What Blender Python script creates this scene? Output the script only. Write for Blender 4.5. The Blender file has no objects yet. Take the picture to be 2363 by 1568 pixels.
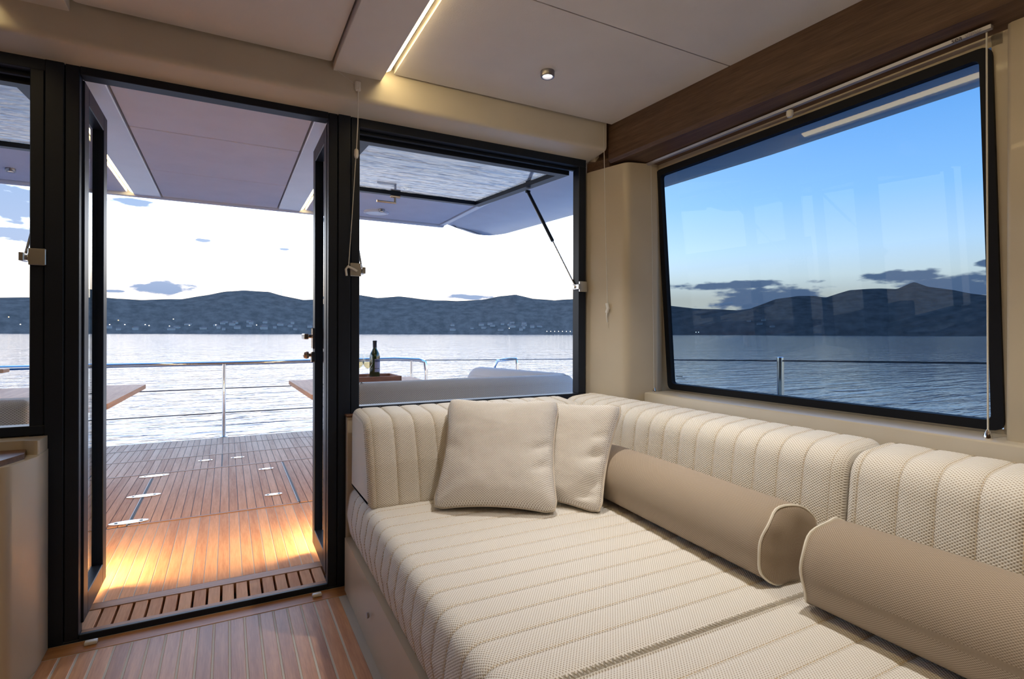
import bpy, bmesh, math, random
from mathutils import Vector, Matrix
random.seed(7)
SC = bpy.context.scene
COL = SC.collection

# ------------------------------------------------------------------ camera
FPX, CX, HY = 1241.0, 1181.5, 770.0          # focal length and horizon for a 2363x1568 frame
TH = math.atan(656 / 1241.0)                 # camera looks this far to starboard of dead aft
cam = bpy.data.cameras.new('camera'); camo = bpy.data.objects.new('camera', cam); COL.objects.link(camo)
cam.sensor_width = 36.0; cam.lens = FPX / 2363 * 36.0
cam.shift_y = -14.0 / 2363
cam.clip_start = 0.02; cam.clip_end = 6000
camo.matrix_world = (Matrix.Translation((0, 0, 1.0)) @ Matrix.Rotation(-TH, 4, 'Z') @
                     Matrix.Rotation(math.radians(90), 4, 'X') @ Matrix.Rotation(math.radians(0.15), 4, 'Z'))
SC.camera = camo
SC.view_settings.view_transform = 'Standard'; SC.view_settings.look = 'None'
SC.view_settings.gamma = 1.0; SC.view_settings.exposure = 0.0
SC.view_settings.use_curve_mapping = False
SC.cycles.max_bounces = 7; SC.cycles.diffuse_bounces = 4; SC.cycles.glossy_bounces = 3; SC.cycles.use_light_tree = False

def azel(px, py):
    """azimuth from dead aft (+Y), elevation angle, of a photograph pixel"""
    a = math.atan((px - CX) / FPX)
    return a + TH, math.atan((HY - py) / FPX * math.cos(a))

# ------------------------------------------------------------------ world: dusk sky
def node(nt, kind, **kw):
    n = nt.nodes.new(kind)
    for k, v in kw.items(): setattr(n, k, v)
    return n
def build_world():
    w = bpy.data.worlds.new('dusk_sky'); SC.world = w; w.use_nodes = True
    nt = w.node_tree; nt.nodes.clear(); L = nt.links.new
    out = node(nt, 'ShaderNodeOutputWorld'); bg = node(nt, 'ShaderNodeBackground')
    L(bg.outputs[0], out.inputs[0])
    tc = node(nt, 'ShaderNodeTexCoord'); sep = node(nt, 'ShaderNodeSeparateXYZ')
    L(tc.outputs['Generated'], sep.inputs[0])
    def m(op, a, b=None, clamp=False):
        n = node(nt, 'ShaderNodeMath', operation=op, use_clamp=clamp)
        for i, v in enumerate((a, b)):
            if v is None: continue
            if isinstance(v, (int, float)): n.inputs[i].default_value = v
            else: L(v, n.inputs[i])
        return n.outputs[0]
    az = m('ARCTAN2', sep.outputs[0], sep.outputs[1])
    el = m('ARCSINE', sep.outputs[2])
    ramp = node(nt, 'ShaderNodeValToRGB'); L(m('MAXIMUM', el, 0.0), ramp.inputs[0])
    cr = ramp.color_ramp
    stops = [(0.0, (.60, .50, .40)), (.06, (.64, .55, .45)), (.095, (.78, .75, .68)), (.14, (.66, .78, .89)), (.22, (.36, .62, .95)),
             (.40, (.125, .385, .82)), (.8, (.06, .22, .60)), (1.0, (.05, .18, .5))]
    while len(cr.elements) < len(stops): cr.elements.new(.5)
    for e, (p, c) in zip(cr.elements, stops): e.position = p; e.color = c + (1,)
    # broad afterglow around the sunset bearing, fading with height
    d = m('DIVIDE', m('SUBTRACT', az, 0.02), 0.66)
    glow = m('MULTIPLY', m('POWER', 2.718, m('MULTIPLY', m('MULTIPLY', d, d), -1.0)),
             m('POWER', 2.718, m('MULTIPLY', m('MAXIMUM', el, 0.0), -2.6)))
    hz = node(nt, 'ShaderNodeMapRange', interpolation_type='SMOOTHSTEP'); L(el, hz.inputs[0])       # dusty band on the horizon
    hz.inputs[1].default_value = 0.055; hz.inputs[2].default_value = .135; hz.inputs[3].default_value = .05
    glow = m('MULTIPLY', glow, hz.outputs[0])
    add = node(nt, 'ShaderNodeMix', data_type='RGBA', blend_type='ADD')
    L(glow, add.inputs['Factor']); L(ramp.outputs[0], add.inputs['A']); add.inputs['B'].default_value = (1.15, 1.0, .92, 1)
    # clouds, each where it hangs
    pv = node(nt, 'ShaderNodeCombineXYZ'); L(az, pv.inputs[0]); L(el, pv.inputs[1])
    nz = node(nt, 'ShaderNodeTexNoise'); nz.inputs['Scale'].default_value = 1.0; nz.inputs['Detail'].default_value = 4
    mp = node(nt, 'ShaderNodeMapping'); mp.inputs['Scale'].default_value = (26, 75, 1); L(pv.outputs[0], mp.inputs[0]); L(mp.outputs[0], nz.inputs['Vector'])
    CL = [(378, 668, 74, 17), (268, 675, 26, 4), (470, 557, 24, 5), (655, 577, 16, 3.5), (1085, 686, 46, 7), (15, 475, 120, 42), (35, 545, 120, 20),
          (318, 472, 66, 11), (1690, 657, 160, 9), (1780, 690, 150, 30), (2090, 635, 120, 14), (2210, 657, 130, 30), (2285, 603, 36, 9)]
    acc = None
    for px, py, hw, hh in CL:
        a, e = azel(px, py); a2, _ = azel(px + hw, py); _, e2 = azel(px, py - hh)
        k = node(nt, 'ShaderNodeVectorMath', operation='MULTIPLY_ADD'); L(pv.outputs[0], k.inputs[0])
        ka, ke = 1 / (a2 - a), 1 / (e2 - e)
        k.inputs[1].default_value = (ka, ke, 0); k.inputs[2].default_value = (-a * ka, -e * ke, 0)
        ln = node(nt, 'ShaderNodeVectorMath', operation='LENGTH'); L(k.outputs[0], ln.inputs[0])
        acc = ln.outputs['Value'] if acc is None else m('MINIMUM', acc, ln.outputs['Value'])
    dens = m('SUBTRACT', m('ADD', 1.2, m('MULTIPLY', m('SUBTRACT', nz.outputs[0], .5), 2.2)), acc)
    mr = node(nt, 'ShaderNodeMapRange', interpolation_type='SMOOTHSTEP'); L(dens, mr.inputs[0])
    mr.inputs[1].default_value = .02; mr.inputs[2].default_value = .5; mr.inputs[4].default_value = .93
    mix = node(nt, 'ShaderNodeMix', data_type='RGBA'); L(mr.outputs[0], mix.inputs['Factor'])
    L(add.outputs['Result'], mix.inputs['A']); mix.inputs['B'].default_value = (.070, .115, .205, 1)
    L(mix.outputs['Result'], bg.inputs[0]); bg.inputs[1].default_value = 3.1
    w.cycles.sampling_method = 'MANUAL'; w.cycles.sample_map_resolution = 512
build_world()

# ------------------------------------------------------------------ object helpers
WL = {}                                              # world origin of every object
def put(o, name_parent, loc):
    COL.objects.link(o)
    p = name_parent
    o.parent = p
    b = WL.get(p.name, Vector((0, 0, 0))) if p else Vector((0, 0, 0))
    o.location = Vector(loc) - b
    WL[o.name] = Vector(loc)
    return o
def mesh_obj(name, verts, faces, m, parent=None, uv=None, smooth=False, auto=None):
    xs = [v[0] for v in verts]; ys = [v[1] for v in verts]; zs = [v[2] for v in verts]
    c = Vector(((min(xs) + max(xs)) / 2, (min(ys) + max(ys)) / 2, min(zs)))
    me = bpy.data.meshes.new(name)
    me.from_pydata([Vector(v) - c for v in verts], [], faces)
    bm = bmesh.new(); bm.from_mesh(me); bmesh.ops.recalc_face_normals(bm, faces=bm.faces)
    if uv is not None:
        lay = bm.loops.layers.uv.new('uv'); bm.verts.ensure_lookup_table()
        for f in bm.faces:
            us = [uv[l.vert.index] for l in f.loops]
            for l, u in zip(f.loops, us): l[lay].uv = u
    if smooth:
        for f in bm.faces: f.smooth = True
    bm.to_mesh(me); bm.free()
    if smooth and auto is not None:
        try: me.set_sharp_from_angle(angle=math.radians(auto))
        except Exception: pass
    me.materials.append(m)
    return put(bpy.data.objects.new(name, me), parent, c)
def empty(name, loc, parent=None):
    o = bpy.data.objects.new(name, None); o.empty_display_size = .1
    return put(o, parent, loc)
def tag(o, label=None, cat=None, group=None, kind=None):
    if label: o['label'] = label
    if cat: o['category'] = cat
    if group: o['group'] = group
    if kind: o['kind'] = kind
    return o
def copy_to(src, loc, parent=None):
    o = src.copy(); COL.objects.link(o); o.parent = parent
    b = WL.get(parent.name, Vector((0, 0, 0))) if parent else Vector((0, 0, 0))
    o.location = Vector(loc) - b; WL[o.name] = Vector(loc)
    return o
def box_vf(x0, x1, y0, y1, z0, z1, bev=0.0, seg=1):
    bm = bmesh.new(); bmesh.ops.create_cube(bm, size=1)
    for v in bm.verts:
        v.co = Vector((x0 + (v.co.x + .5) * (x1 - x0), y0 + (v.co.y + .5) * (y1 - y0), z0 + (v.co.z + .5) * (z1 - z0)))
    if bev > 0:
        bmesh.ops.bevel(bm, geom=bm.edges[:] , offset=bev, segments=seg, profile=.5, affect='EDGES')
    bm.verts.index_update()
    vs = [v.co.copy() for v in bm.verts]; fs = [[v.index for v in f.verts] for f in bm.faces]; bm.free()
    return vs, fs
def box(name, x0, x1, y0, y1, z0, z1, m, parent=None, bev=0.0, seg=1):
    v, f = box_vf(x0, x1, y0, y1, z0, z1, bev, seg)
    return mesh_obj(name, v, f, m, parent, smooth=seg > 1, auto=50)
def join_vf(parts):
    V, F = [], []
    for v, f in parts:
        n = len(V); V += list(v); F += [[i + n for i in q] for q in f]
    return V, F
def prism_vf(poly, fn0, fn1):
    """poly of 2d points; fn0/fn1 map a 2d point to the two end faces"""
    n = len(poly)
    V = [fn0(p) for p in poly] + [fn1(p) for p in poly]
    F = [list(range(n))[::-1], list(range(n, 2 * n))] + [[i, (i + 1) % n, n + (i + 1) % n, n + i] for i in range(n)]
    return V, F
def rpoly(pts, seg=5):
    """polygon with rounded corners: pts are (a, b, radius)"""
    out = []; n = len(pts)
    for i in range(n):
        p = Vector(pts[i][:2]); r = pts[i][2]
        if r <= 0: out.append(p); continue
        a = Vector(pts[i - 1][:2]) - p; b = Vector(pts[(i + 1) % n][:2]) - p
        la, lb = a.length, b.length; a.normalize(); b.normalize()
        ang = a.angle(b); t = min(r / math.tan(ang / 2), la * .49, lb * .49)
        p0 = p + a * t; p1 = p + b * t
        for k in range(seg + 1):
            s = k / seg
            out.append(p0 * (1 - s) ** 2 + p * 2 * s * (1 - s) + p1 * s * s)
    return [(v.x, v.y) for v in out]
def dense(prof, step=.03):
    out = []
    n = len(prof)
    for i in range(n):
        a, b = Vector(prof[i]), Vector(prof[(i + 1) % n]); k = max(1, int((b - a).length / step))
        for j in range(k): out.append(tuple(a.lerp(b, j / k)))
    return out
def tube_vf(pts, r, n=8, closed=False, rads=None):
    P = [Vector(p) for p in pts]; V, F = [], []; N = len(P); up = None
    for i, p in enumerate(P):
        if closed: t = (P[(i + 1) % N] - P[i - 1])
        else: t = P[min(i + 1, N - 1)] - P[max(i - 1, 0)]
        t.normalize()
        if up is None:
            up = Vector((0, 0, 1)) if abs(t.z) < .9 else Vector((1, 0, 0))
        s = t.cross(up); s.normalize(); up = s.cross(t); up.normalize()
        rr = rads[i] if rads else r
        for k in range(n):
            a = 2 * math.pi * k / n
            V.append(p + s * math.cos(a) * rr + up * math.sin(a) * rr)
    for i in range(N if closed else N - 1):
        j = (i + 1) % N
        for k in range(n):
            F.append([i * n + k, i * n + (k + 1) % n, j * n + (k + 1) % n, j * n + k])
    if not closed:
        F.append(list(range(n))[::-1]); F.append([(N - 1) * n + k for k in range(n)])
    return V, F
def tube(name, pts, r, m, parent=None, n=8, closed=False):
    v, f = tube_vf(pts, r, n, closed)
    return mesh_obj(name, v, f, m, parent, smooth=True, auto=50)
def lathe_vf(prof, c, n=24, axis='Z', close=False):
    """prof: (radius, height) pairs from bottom to top"""
    V, F = [], []; c = Vector(c)
    for r, h in prof:
        for k in range(n):
            a = 2 * math.pi * k / n
            q = Vector((r * math.cos(a), r * math.sin(a), h))
            if axis == 'X': q = Vector((q.z, q.x, q.y))
            if axis == 'Y': q = Vector((q.x, q.z, q.y))
            V.append(c + q)
    N = len(prof)
    for i in range(N if close else N - 1):
        j = (i + 1) % N
        for k in range(n): F.append([i * n + k, i * n + (k + 1) % n, j * n + (k + 1) % n, j * n + k])
    if not close:
        if prof[0][0] > 1e-6: F.append(list(range(n))[::-1])
        if prof[-1][0] > 1e-6: F.append([(N - 1) * n + k for k in range(n)])
    return V, F
def lathe(name, prof, c, m, parent=None, n=24, axis='Z', close=False, auto=40):
    v, f = lathe_vf(prof, c, n, axis, close)
    return mesh_obj(name, v, f, m, parent, smooth=True, auto=auto)

# ------------------------------------------------------------------ materials
def new_mat(name):
    m = bpy.data.materials.new(name); m.use_nodes = True; nt = m.node_tree; nt.nodes.clear()
    o = node(nt, 'ShaderNodeOutputMaterial'); return m, nt, o
def plain(name, col, rough=.5, metal=0.0, spec=.5, var=.06, scale=6.0, bump=0.0, coat=0.0):
    m, nt, o = new_mat(name); L = nt.links.new
    b = node(nt, 'ShaderNodeBsdfPrincipled'); L(b.outputs[0], o.inputs[0])
    g = node(nt, 'ShaderNodeNewGeometry')
    nz = node(nt, 'ShaderNodeTexNoise'); nz.inputs['Scale'].default_value = scale; nz.inputs['Detail'].default_value = 2
    L(g.outputs['Position'], nz.inputs['Vector'])
    mx = node(nt, 'ShaderNodeMix', data_type='RGBA'); L(nz.outputs[0], mx.inputs['Factor'])
    mx.inputs['A'].default_value = tuple(c * (1 - var) for c in col) + (1,)
    mx.inputs['B'].default_value = tuple(min(1, c * (1 + var)) for c in col) + (1,)
    L(mx.outputs['Result'], b.inputs['Base Color'])
    b.inputs['Roughness'].default_value = rough; b.inputs['Metallic'].default_value = metal
    b.inputs['Specular IOR Level'].default_value = spec
    b.inputs['Coat Weight'].default_value = coat
    if bump > 0:
        n2 = node(nt, 'ShaderNodeTexNoise'); n2.inputs['Scale'].default_value = 220; n2.inputs['Detail'].default_value = 2
        L(g.outputs['Position'], n2.inputs['Vector'])
        bp = node(nt, 'ShaderNodeBump'); bp.inputs['Strength'].default_value = bump; bp.inputs['Distance'].default_value = .002
        L(n2.outputs[0], bp.inputs['Height']); L(bp.outputs[0], b.inputs['Normal'])
    return m
def wood(name, c1, c2, grain=(40, 2.5, 40), rough=.45, spread=.35, spec=.4):
    """grain streaks stretched along one axis, every plank a little different"""
    m, nt, o = new_mat(name); L = nt.links.new
    b = node(nt, 'ShaderNodeBsdfPrincipled'); L(b.outputs[0], o.inputs[0])
    g = node(nt, 'ShaderNodeNewGeometry'); oi = node(nt, 'ShaderNodeObjectInfo')
    ad = node(nt, 'ShaderNodeVectorMath', operation='MULTIPLY_ADD')
    cb = node(nt, 'ShaderNodeCombineXYZ')
    for i in range(3): L(oi.outputs['Random'], cb.inputs[i])
    L(cb.outputs[0], ad.inputs[0]); ad.inputs[1].default_value = (13, 27, 7); L(g.outputs['Position'], ad.inputs[2])
    mp = node(nt, 'ShaderNodeMapping'); mp.inputs['Scale'].default_value = grain; L(ad.outputs[0], mp.inputs[0])
    nz = node(nt, 'ShaderNodeTexNoise'); nz.inputs['Scale'].default_value = 1.0; nz.inputs['Detail'].default_value = 5; nz.inputs['Roughness'].default_value = .65
    L(mp.outputs[0], nz.inputs['Vector'])
    mp2 = node(nt, 'ShaderNodeMapping'); mp2.inputs['Scale'].default_value = tuple(6 * s for s in grain); L(ad.outputs[0], mp2.inputs[0])
    n2 = node(nt, 'ShaderNodeTexNoise'); n2.inputs['Scale'].default_value = 1.0; n2.inputs['Detail'].default_value = 2; L(mp2.outputs[0], n2.inputs['Vector'])
    s = node(nt, 'ShaderNodeMath', operation='MULTIPLY_ADD'); L(n2.outputs[0], s.inputs[0]); s.inputs[1].default_value = .45
    s2 = node(nt, 'ShaderNodeMath', operation='MULTIPLY_ADD'); L(oi.outputs['Random'], s2.inputs[0]); s2.inputs[1].default_value = spread; s2.inputs[2].default_value = -.5 * spread - .22
    s3 = node(nt, 'ShaderNodeMath', operation='ADD'); L(nz.outputs[0], s3.inputs[0]); L(s2.outputs[0], s3.inputs[1]); L(s3.outputs[0], s.inputs[2])
    rp = node(nt, 'ShaderNodeValToRGB'); L(s.outputs[0], rp.inputs[0])
    rp.color_ramp.elements[0].position = .2; rp.color_ramp.elements[0].color = c1 + (1,)
    rp.color_ramp.elements[1].position = .8; rp.color_ramp.elements[1].color = c2 + (1,)
    L(rp.outputs[0], b.inputs['Base Color']); b.inputs['Roughness'].default_value = rough
    b.inputs['Specular IOR Level'].default_value = spec
    bp = node(nt, 'ShaderNodeBump'); bp.inputs['Strength'].default_value = .12; bp.inputs['Distance'].default_value = .001
    L(n2.outputs[0], bp.inputs['Height']); L(bp.outputs[0], b.inputs['Normal'])
    return m
def fabric(name, light, light2, gap, pu=.75, pv=.56, bump=.5, dist=.002):
    """woven cloth: staggered floats with darker gaps between them, UVs are metres, periods in cm"""
    m, nt, o = new_mat(name); L = nt.links.new
    b = node(nt, 'ShaderNodeBsdfPrincipled'); L(b.outputs[0], o.inputs[0])
    uv = node(nt, 'ShaderNodeUVMap', uv_map='uv'); sp = node(nt, 'ShaderNodeSeparateXYZ'); L(uv.outputs[0], sp.inputs[0])
    si = []
    for k, per in ((0, pu), (1, pv)):
        q = node(nt, 'ShaderNodeMath', operation='MULTIPLY'); L(sp.outputs[k], q.inputs[0]); q.inputs[1].default_value = 2 * math.pi * 100 / per
        s_ = node(nt, 'ShaderNodeMath', operation='SINE'); L(q.outputs[0], s_.inputs[0]); si.append(s_.outputs[0])
    h = node(nt, 'ShaderNodeMath', operation='MULTIPLY_ADD'); L(si[0], h.inputs[0]); L(si[1], h.inputs[1]); h.inputs[2].default_value = 0.0
    mr = node(nt, 'ShaderNodeMath', operation='MULTIPLY_ADD'); L(h.outputs[0], mr.inputs[0]); mr.inputs[1].default_value = .5; mr.inputs[2].default_value = .5
    rp = node(nt, 'ShaderNodeValToRGB'); L(mr.outputs[0], rp.inputs[0]); cr = rp.color_ramp
    cr.elements[0].position = .06; cr.elements[0].color = gap + (1,); cr.elements[1].position = .95; cr.elements[1].color = light + (1,)
    e = cr.elements.new(.38); e.color = light2 + (1,)
    L(rp.outputs[0], b.inputs['Base Color']); b.inputs['Roughness'].default_value = .9
    b.inputs['Specular IOR Level'].default_value = .15
    bp = node(nt, 'ShaderNodeBump'); bp.inputs['Strength'].default_value = bump; bp.inputs['Distance'].default_value = dist
    L(mr.outputs[0], bp.inputs['Height']); L(bp.outputs[0], b.inputs['Normal'])
    return m
def glass(name, tint, spec=1.0):
    """clear pane: tinted straight-through light plus mirror reflection growing at grazing angles"""
    m, nt, o = new_mat(name); L = nt.links.new
    tr = node(nt, 'ShaderNodeBsdfTransparent'); tr.inputs[0].default_value = tint + (1,)
    gl = node(nt, 'ShaderNodeBsdfAnisotropic' if False else 'ShaderNodeBsdfGlossy'); gl.inputs['Roughness'].default_value = .0
    lw = node(nt, 'ShaderNodeLayerWeight'); lw.inputs['Blend'].default_value = .5
    p = node(nt, 'ShaderNodeMath', operation='POWER'); L(lw.outputs['Facing'], p.inputs[0]); p.inputs[1].default_value = 5
    k = node(nt, 'ShaderNodeMath', operation='MULTIPLY_ADD', use_clamp=True); L(p.outputs[0], k.inputs[0]); k.inputs[1].default_value = .96 * spec; k.inputs[2].default_value = .04 * spec
    mx = node(nt, 'ShaderNodeMixShader'); L(k.outputs[0], mx.inputs[0]); L(tr.outputs[0], mx.inputs[1]); L(gl.outputs[0], mx.inputs[2])
    L(mx.outputs[0], o.inputs[0]); return m
def emit(name, col, strength, sample=False):
    m, nt, o = new_mat(name); e = node(nt, 'ShaderNodeEmission'); e.inputs[0].default_value = col + (1,); e.inputs[1].default_value = strength
    nt.links.new(e.outputs[0], o.inputs[0])
    if not sample: m.cycles.emission_sampling = 'NONE'
    return m

M = {}
M['ceil'] = plain('ceiling_vinyl', (.73, .70, .69), .6, bump=.15)
M['gel'] = plain('cream_gelcoat', (.575, .50, .38), .36, coat=.1)
M['beam'] = plain('cream_beam', (.66, .61, .52), .4)
M['gelw'] = plain('white_gelcoat', (.80, .81, .83), .3, coat=.2)
M['roofp'] = plain('cockpit_roof_panel', (.92, .91, .93), .5)
M['black'] = plain('black_anodised_aluminium', (.014, .020, .034), .42, var=.2, spec=.25)
M['rubber'] = plain('black_rubber_seal', (.008, .009, .014), .55, spec=.2)
M['chrome'] = plain('polished_steel', (.75, .75, .76), .09, 1.0, var=.02)
M['steel'] = plain('brushed_steel', (.62, .62, .63), .3, 1.0)
M['dsteel'] = plain('dull_dark_steel', (.16, .15, .15), .4, .6)
M['ring'] = plain('satin_lamp_ring', (.30, .29, .31), .35, .9)
M['bronze'] = plain('door_hardware_steel', (.55, .47, .40), .18, 1.0)
M['white'] = plain('white_plastic', (.78, .77, .74), .45)
M['cord'] = plain('white_cord', (.74, .72, .66), .8)
M['alu'] = plain('satin_aluminium', (.46, .44, .46), .35, .6)
M['floor'] = wood('teak_sole', (.32, .145, .070), (.62, .335, .18), rough=.38, spread=.4)
M['floorx'] = wood('teak_sole_border', (.34, .15, .055), (.60, .30, .12), grain=(2.5, 40, 40), rough=.38)
M['deck'] = wood('teak_deck', (.56, .28, .16), (.84, .50, .31), rough=.65, spread=.35, spec=.1)
M['deckx'] = wood('teak_deck_cross', (.26, .12, .06), (.50, .26, .13), grain=(2.5, 40, 40), rough=.5)
M['walnut'] = wood('walnut_valance', (.052, .029, .018), (.18, .105, .066), grain=(45, 1.6, 45), rough=.42, spread=.1)
M['walnutx'] = wood('walnut_top', (.07, .028, .014), (.20, .09, .045), grain=(1.6, 45, 45), rough=.3, spread=.1)
M['table'] = wood('teak_table', (.36, .17, .09), (.62, .34, .19), grain=(30, 2.0, 30), rough=.5, spread=.1, spec=.15)
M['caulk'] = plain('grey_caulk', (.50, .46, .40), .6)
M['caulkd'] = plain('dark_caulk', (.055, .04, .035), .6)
M['seat'] = fabric('cream_seat_weave', (.88, .85, .81), (.81, .77, .71), (.38, .31, .24), .86, .66, .45)
M['back'] = fabric('cream_back_weave', (.90, .86, .80), (.81, .76, .68), (.36, .29, .21), .90, .72, .5)
M['pil'] = fabric('cream_pillow_weave', (.92, .89, .85), (.82, .77, .71), (.36, .29, .23), .92, .68, .5)
M['bol'] = fabric('taupe_bolster_weave', (.53, .43, .33), (.36, .285, .215), (.24, .185, .135), .56, .46, .4, .001)
M['pipe'] = plain('cream_piping', (.80, .74, .62), .7)
M['stitch'] = plain('tan_thread', (.62, .50, .34), .8)
M['sofa'] = fabric('grey_sofa_weave', (.70, .70, .73), (.60, .60, .63), (.26, .24, .25), 1.1, .95, .5)
M['glass'] = glass('tinted_side_glass', (.465, .54, .60), .5)
M['clear'] = glass('clear_pane', (.90, .94, .95), 1.0)
M['led'] = emit('warm_led', (1.0, .75, .36), 18.0, True)
M['spot'] = emit('downlight_lens', (1.0, .95, .90), 5.0)
M['court'] = emit('courtesy_lens', (1.0, .72, .34), 30.0)

# =================================================================== THE SETTING
YF = 2.19                                            # inner face of the aft bulkhead frames
PITCH = .0462                                        # plank spacing
# ---- interior sole
floor = empty('floor', (0, 1.0, 0)); tag(floor, 'teak saloon floor with pale caulked seams', kind='structure')
box('caulk_bed', -1.9, .75, -2.6, 2.19, -.06, -.0012, M['caulk'], floor)
pl = None
xs0 = -.5005
for i in range(19):
    x0 = xs0 + i * PITCH + .003; x1 = x0 + PITCH - .006
    if x1 > .395: break
    y1 = 2.108
    if pl is None:
        pl = box('plank', x0, x1, .2, y1, -.012, .0, M['floor'], floor, .0012)
    else:
        copy_to(pl, ((x0 + x1) / 2, (.2 + y1) / 2, -.012), floor)
box('border_plank', -.5, .42, 2.112, 2.185, -.012, .0005, M['floorx'], floor, .0012)
box('port_sole', -1.9, -.51, -2.6, 1.93, -.012, 0, M['floor'], floor)
for x0 in (-.43, .29):
    pass
# ---- aft bulkhead below the windows, column, side wall, shell behind the camera
wa = empty('wall_aft', (0, 2.2, 0)); tag(wa, 'cream aft bulkhead below the cabin windows', kind='structure')
box('lower_panel', .455, 1.84, 2.205, 2.26, 0, .69, M['gel'], wa)
box('lower_panel', -1.95, -.55, 2.205, 2.26, 0, .69, M['gel'], wa)
# curved head beam that carries the frames
prof = rpoly([(2.062, 2.04, 0), (2.062, 1.878, .022), (2.20, 1.860, .01), (2.27, 1.858, 0), (2.27, 2.06, 0), (2.08, 2.06, 0)], 8)
v, f = prism_vf(prof, lambda p: (-1.95, p[0], p[1]), lambda p: (1.598, p[0], p[1]))
mesh_obj('head_beam', v, f, M['beam'], wa, smooth=True, auto=35)
box('head_filler', 1.598, 1.84, 2.15, 2.27, 1.80, 2.06, M['gel'], wa)

ws = empty('wall_starboard', (1.8, 1, 0)); tag(ws, 'cream starboard cabin side with moulded column and window sill', kind='structure')
# moulded column in the corner (inboard face then a rounded nose turning outboard)
colp = rpoly([(1.578, 2.235, 0), (1.585, 2.17, .02), (1.640, 1.965, .05), (1.795, 1.925, .03), (1.842, 1.945, 0), (1.842, 2.24, 0)], 6)
v, f = prism_vf(colp, lambda p: (p[0], p[1], .66), lambda p: (p[0] , p[1], 1.80))
mesh_obj('corner_column', v, f, M['gel'], ws, smooth=True, auto=40)
# sloping window panel (tumblehome): built as four strips around the opening
def slope_x(z): return 1.80 + (1.772 - z) / (1.772 - .735) * .08       # inner surface of glazing plane
WY0, WY1, WZ0, WZ1 = .668, 1.935, .735, 1.772
def slope_quad(name, y0, y1, z0, z1, th, m, parent, inb=0.0):
    V = []
    for y in (y0, y1):
        for z in (z0, z1):
            V.append((slope_x(z) - inb, y, z)); V.append((slope_x(z) - inb + th, y, z))
    F = [[0, 1, 3, 2], [4, 6, 7, 5], [0, 4, 5, 1], [2, 3, 7, 6], [0, 2, 6, 4], [1, 5, 7, 3]]
    return mesh_obj(name, V, F, m, parent)
slope_quad('window_surround', WY0 - .02, WY1 + .02, .70, WZ0 + .006, .03, M['gel'], ws)
slope_quad('window_surround', WY0 - .02, WY1 + .02, WZ1 - .004, 1.82, .03, M['gel'], ws)
slope_quad('window_surround', WY1 - .006, WY1 + .14, WZ0 - .04, 1.82, .02, M['gel'], ws)
slope_quad('window_surround', WY0 - .035, WY0 + .004, WZ0 - .02, 1.82, .03, M['gel'], ws)
box('sill', 1.722, 1.90, -2.6, 1.935, .40, .727, M['gel'], ws, .006, 2)
box('forward_post', 1.775, 1.98, -2.6, WY0 - .035, .70, 2.05, M['gel'], ws, .012, 2)
box('bulwark_panel', 1.74, 1.98, -2.6, 2.2, 0, .41, M['gel'], ws)
wp = empty('wall_port', (-1.95, 0, 0)); tag(wp, 'walnut port cabin side', kind='structure')
box('side_panel', -2.0, -1.95, -2.6, 2.26, 0, 2.06, M['walnut'], wp)
wf = empty('wall_forward', (0, -2.6, 0)); tag(wf, 'walnut forward bulkhead', kind='structure')
box('forward_panel', -2.0, 1.98, -2.65, -2.6, 0, 2.06, M['walnut'], wf)

# ---- ceiling
ce = empty('ceiling', (0, 1, 2.0)); tag(ce, 'cream padded cabin ceiling panels with shadow gaps', kind='structure')
box('ceiling_backing', -1.97, 1.97, -2.6, 2.2, 2.045, 2.06, M['ceil'], ce)
def cpanel(x0, x1, y0, y1, z0=2.0, z1=2.03, poly=None):
    if poly is None: poly = [(x0, y0, .004), (x1, y0, .004), (x1, y1, .012), (x0, y1, .03)]
    pp = rpoly(poly, 3)
    v, f = prism_vf(pp, lambda p: (p[0], p[1], z0), lambda p: (p[0], p[1], z1))
    return mesh_obj('ceiling_panel', v, f, M['ceil'], ce)
vx = lambda y: 1.619 + (2.05 - y) * .0512            # inboard face of the walnut valance
cpanel(0, 0, 0, 0, poly=[(.565, 1.398, .003), (vx(1.398), 1.398, .003), (vx(2.05), 2.05, .003), (.565, 2.05, .003)])
cpanel(0, 0, 0, 0, poly=[(.565, .2, .003), (vx(.2), .2, .003), (vx(1.393), 1.393, .003), (.565, 1.393, .003)])
cpanel(0, 0, 0, 0, poly=[(.565, -2.6, .003), (vx(-2.6), -2.6, .003), (vx(.195), .195, .003), (.565, .195, .003)])
cpanel(-.42, .334, -2.6, 2.048, 1.994, 2.03)
cpanel(-1.95, -.655, -2.6, 2.05)
for sx in (1, -1):
    c = -.0425
    a0, a1 = (.340, .520) if sx > 0 else (2 * c - .520, 2 * c - .340)
    # trough cover beside the light slot, running on to the beam
    box('trough_cover', a0, a1, -2.6, 2.066, 1.970, 2.045, M['ceil'], ce, .002)

# ---- walnut valance along the starboard side
tr = empty('trim_1', (1.66, 1, 1.8)); tag(tr, 'walnut valance above the starboard window', kind='structure')
V = []
def vring(y):
    x = vx(y)
    return [(x, y, 2.045), (x - .002, y, 1.835), (x + .004, y, 1.818), (1.815, y, 1.795), (1.86, y, 1.81), (1.86, y, 2.045)]
ys = [-2.6, .62, 1.94, 2.07]
for y in ys: V += vring(y)
n = 6; F = [list(range(n))[::-1], [3 * n + k for k in range(n)]]
for i in range(3):
    for k in range(n): F.append([i * n + k, i * n + (k + 1) % n, (i + 1) * n + (k + 1) % n, (i + 1) * n + k])
mesh_obj('valance_board', V, F, M['walnut'], tr)
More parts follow.
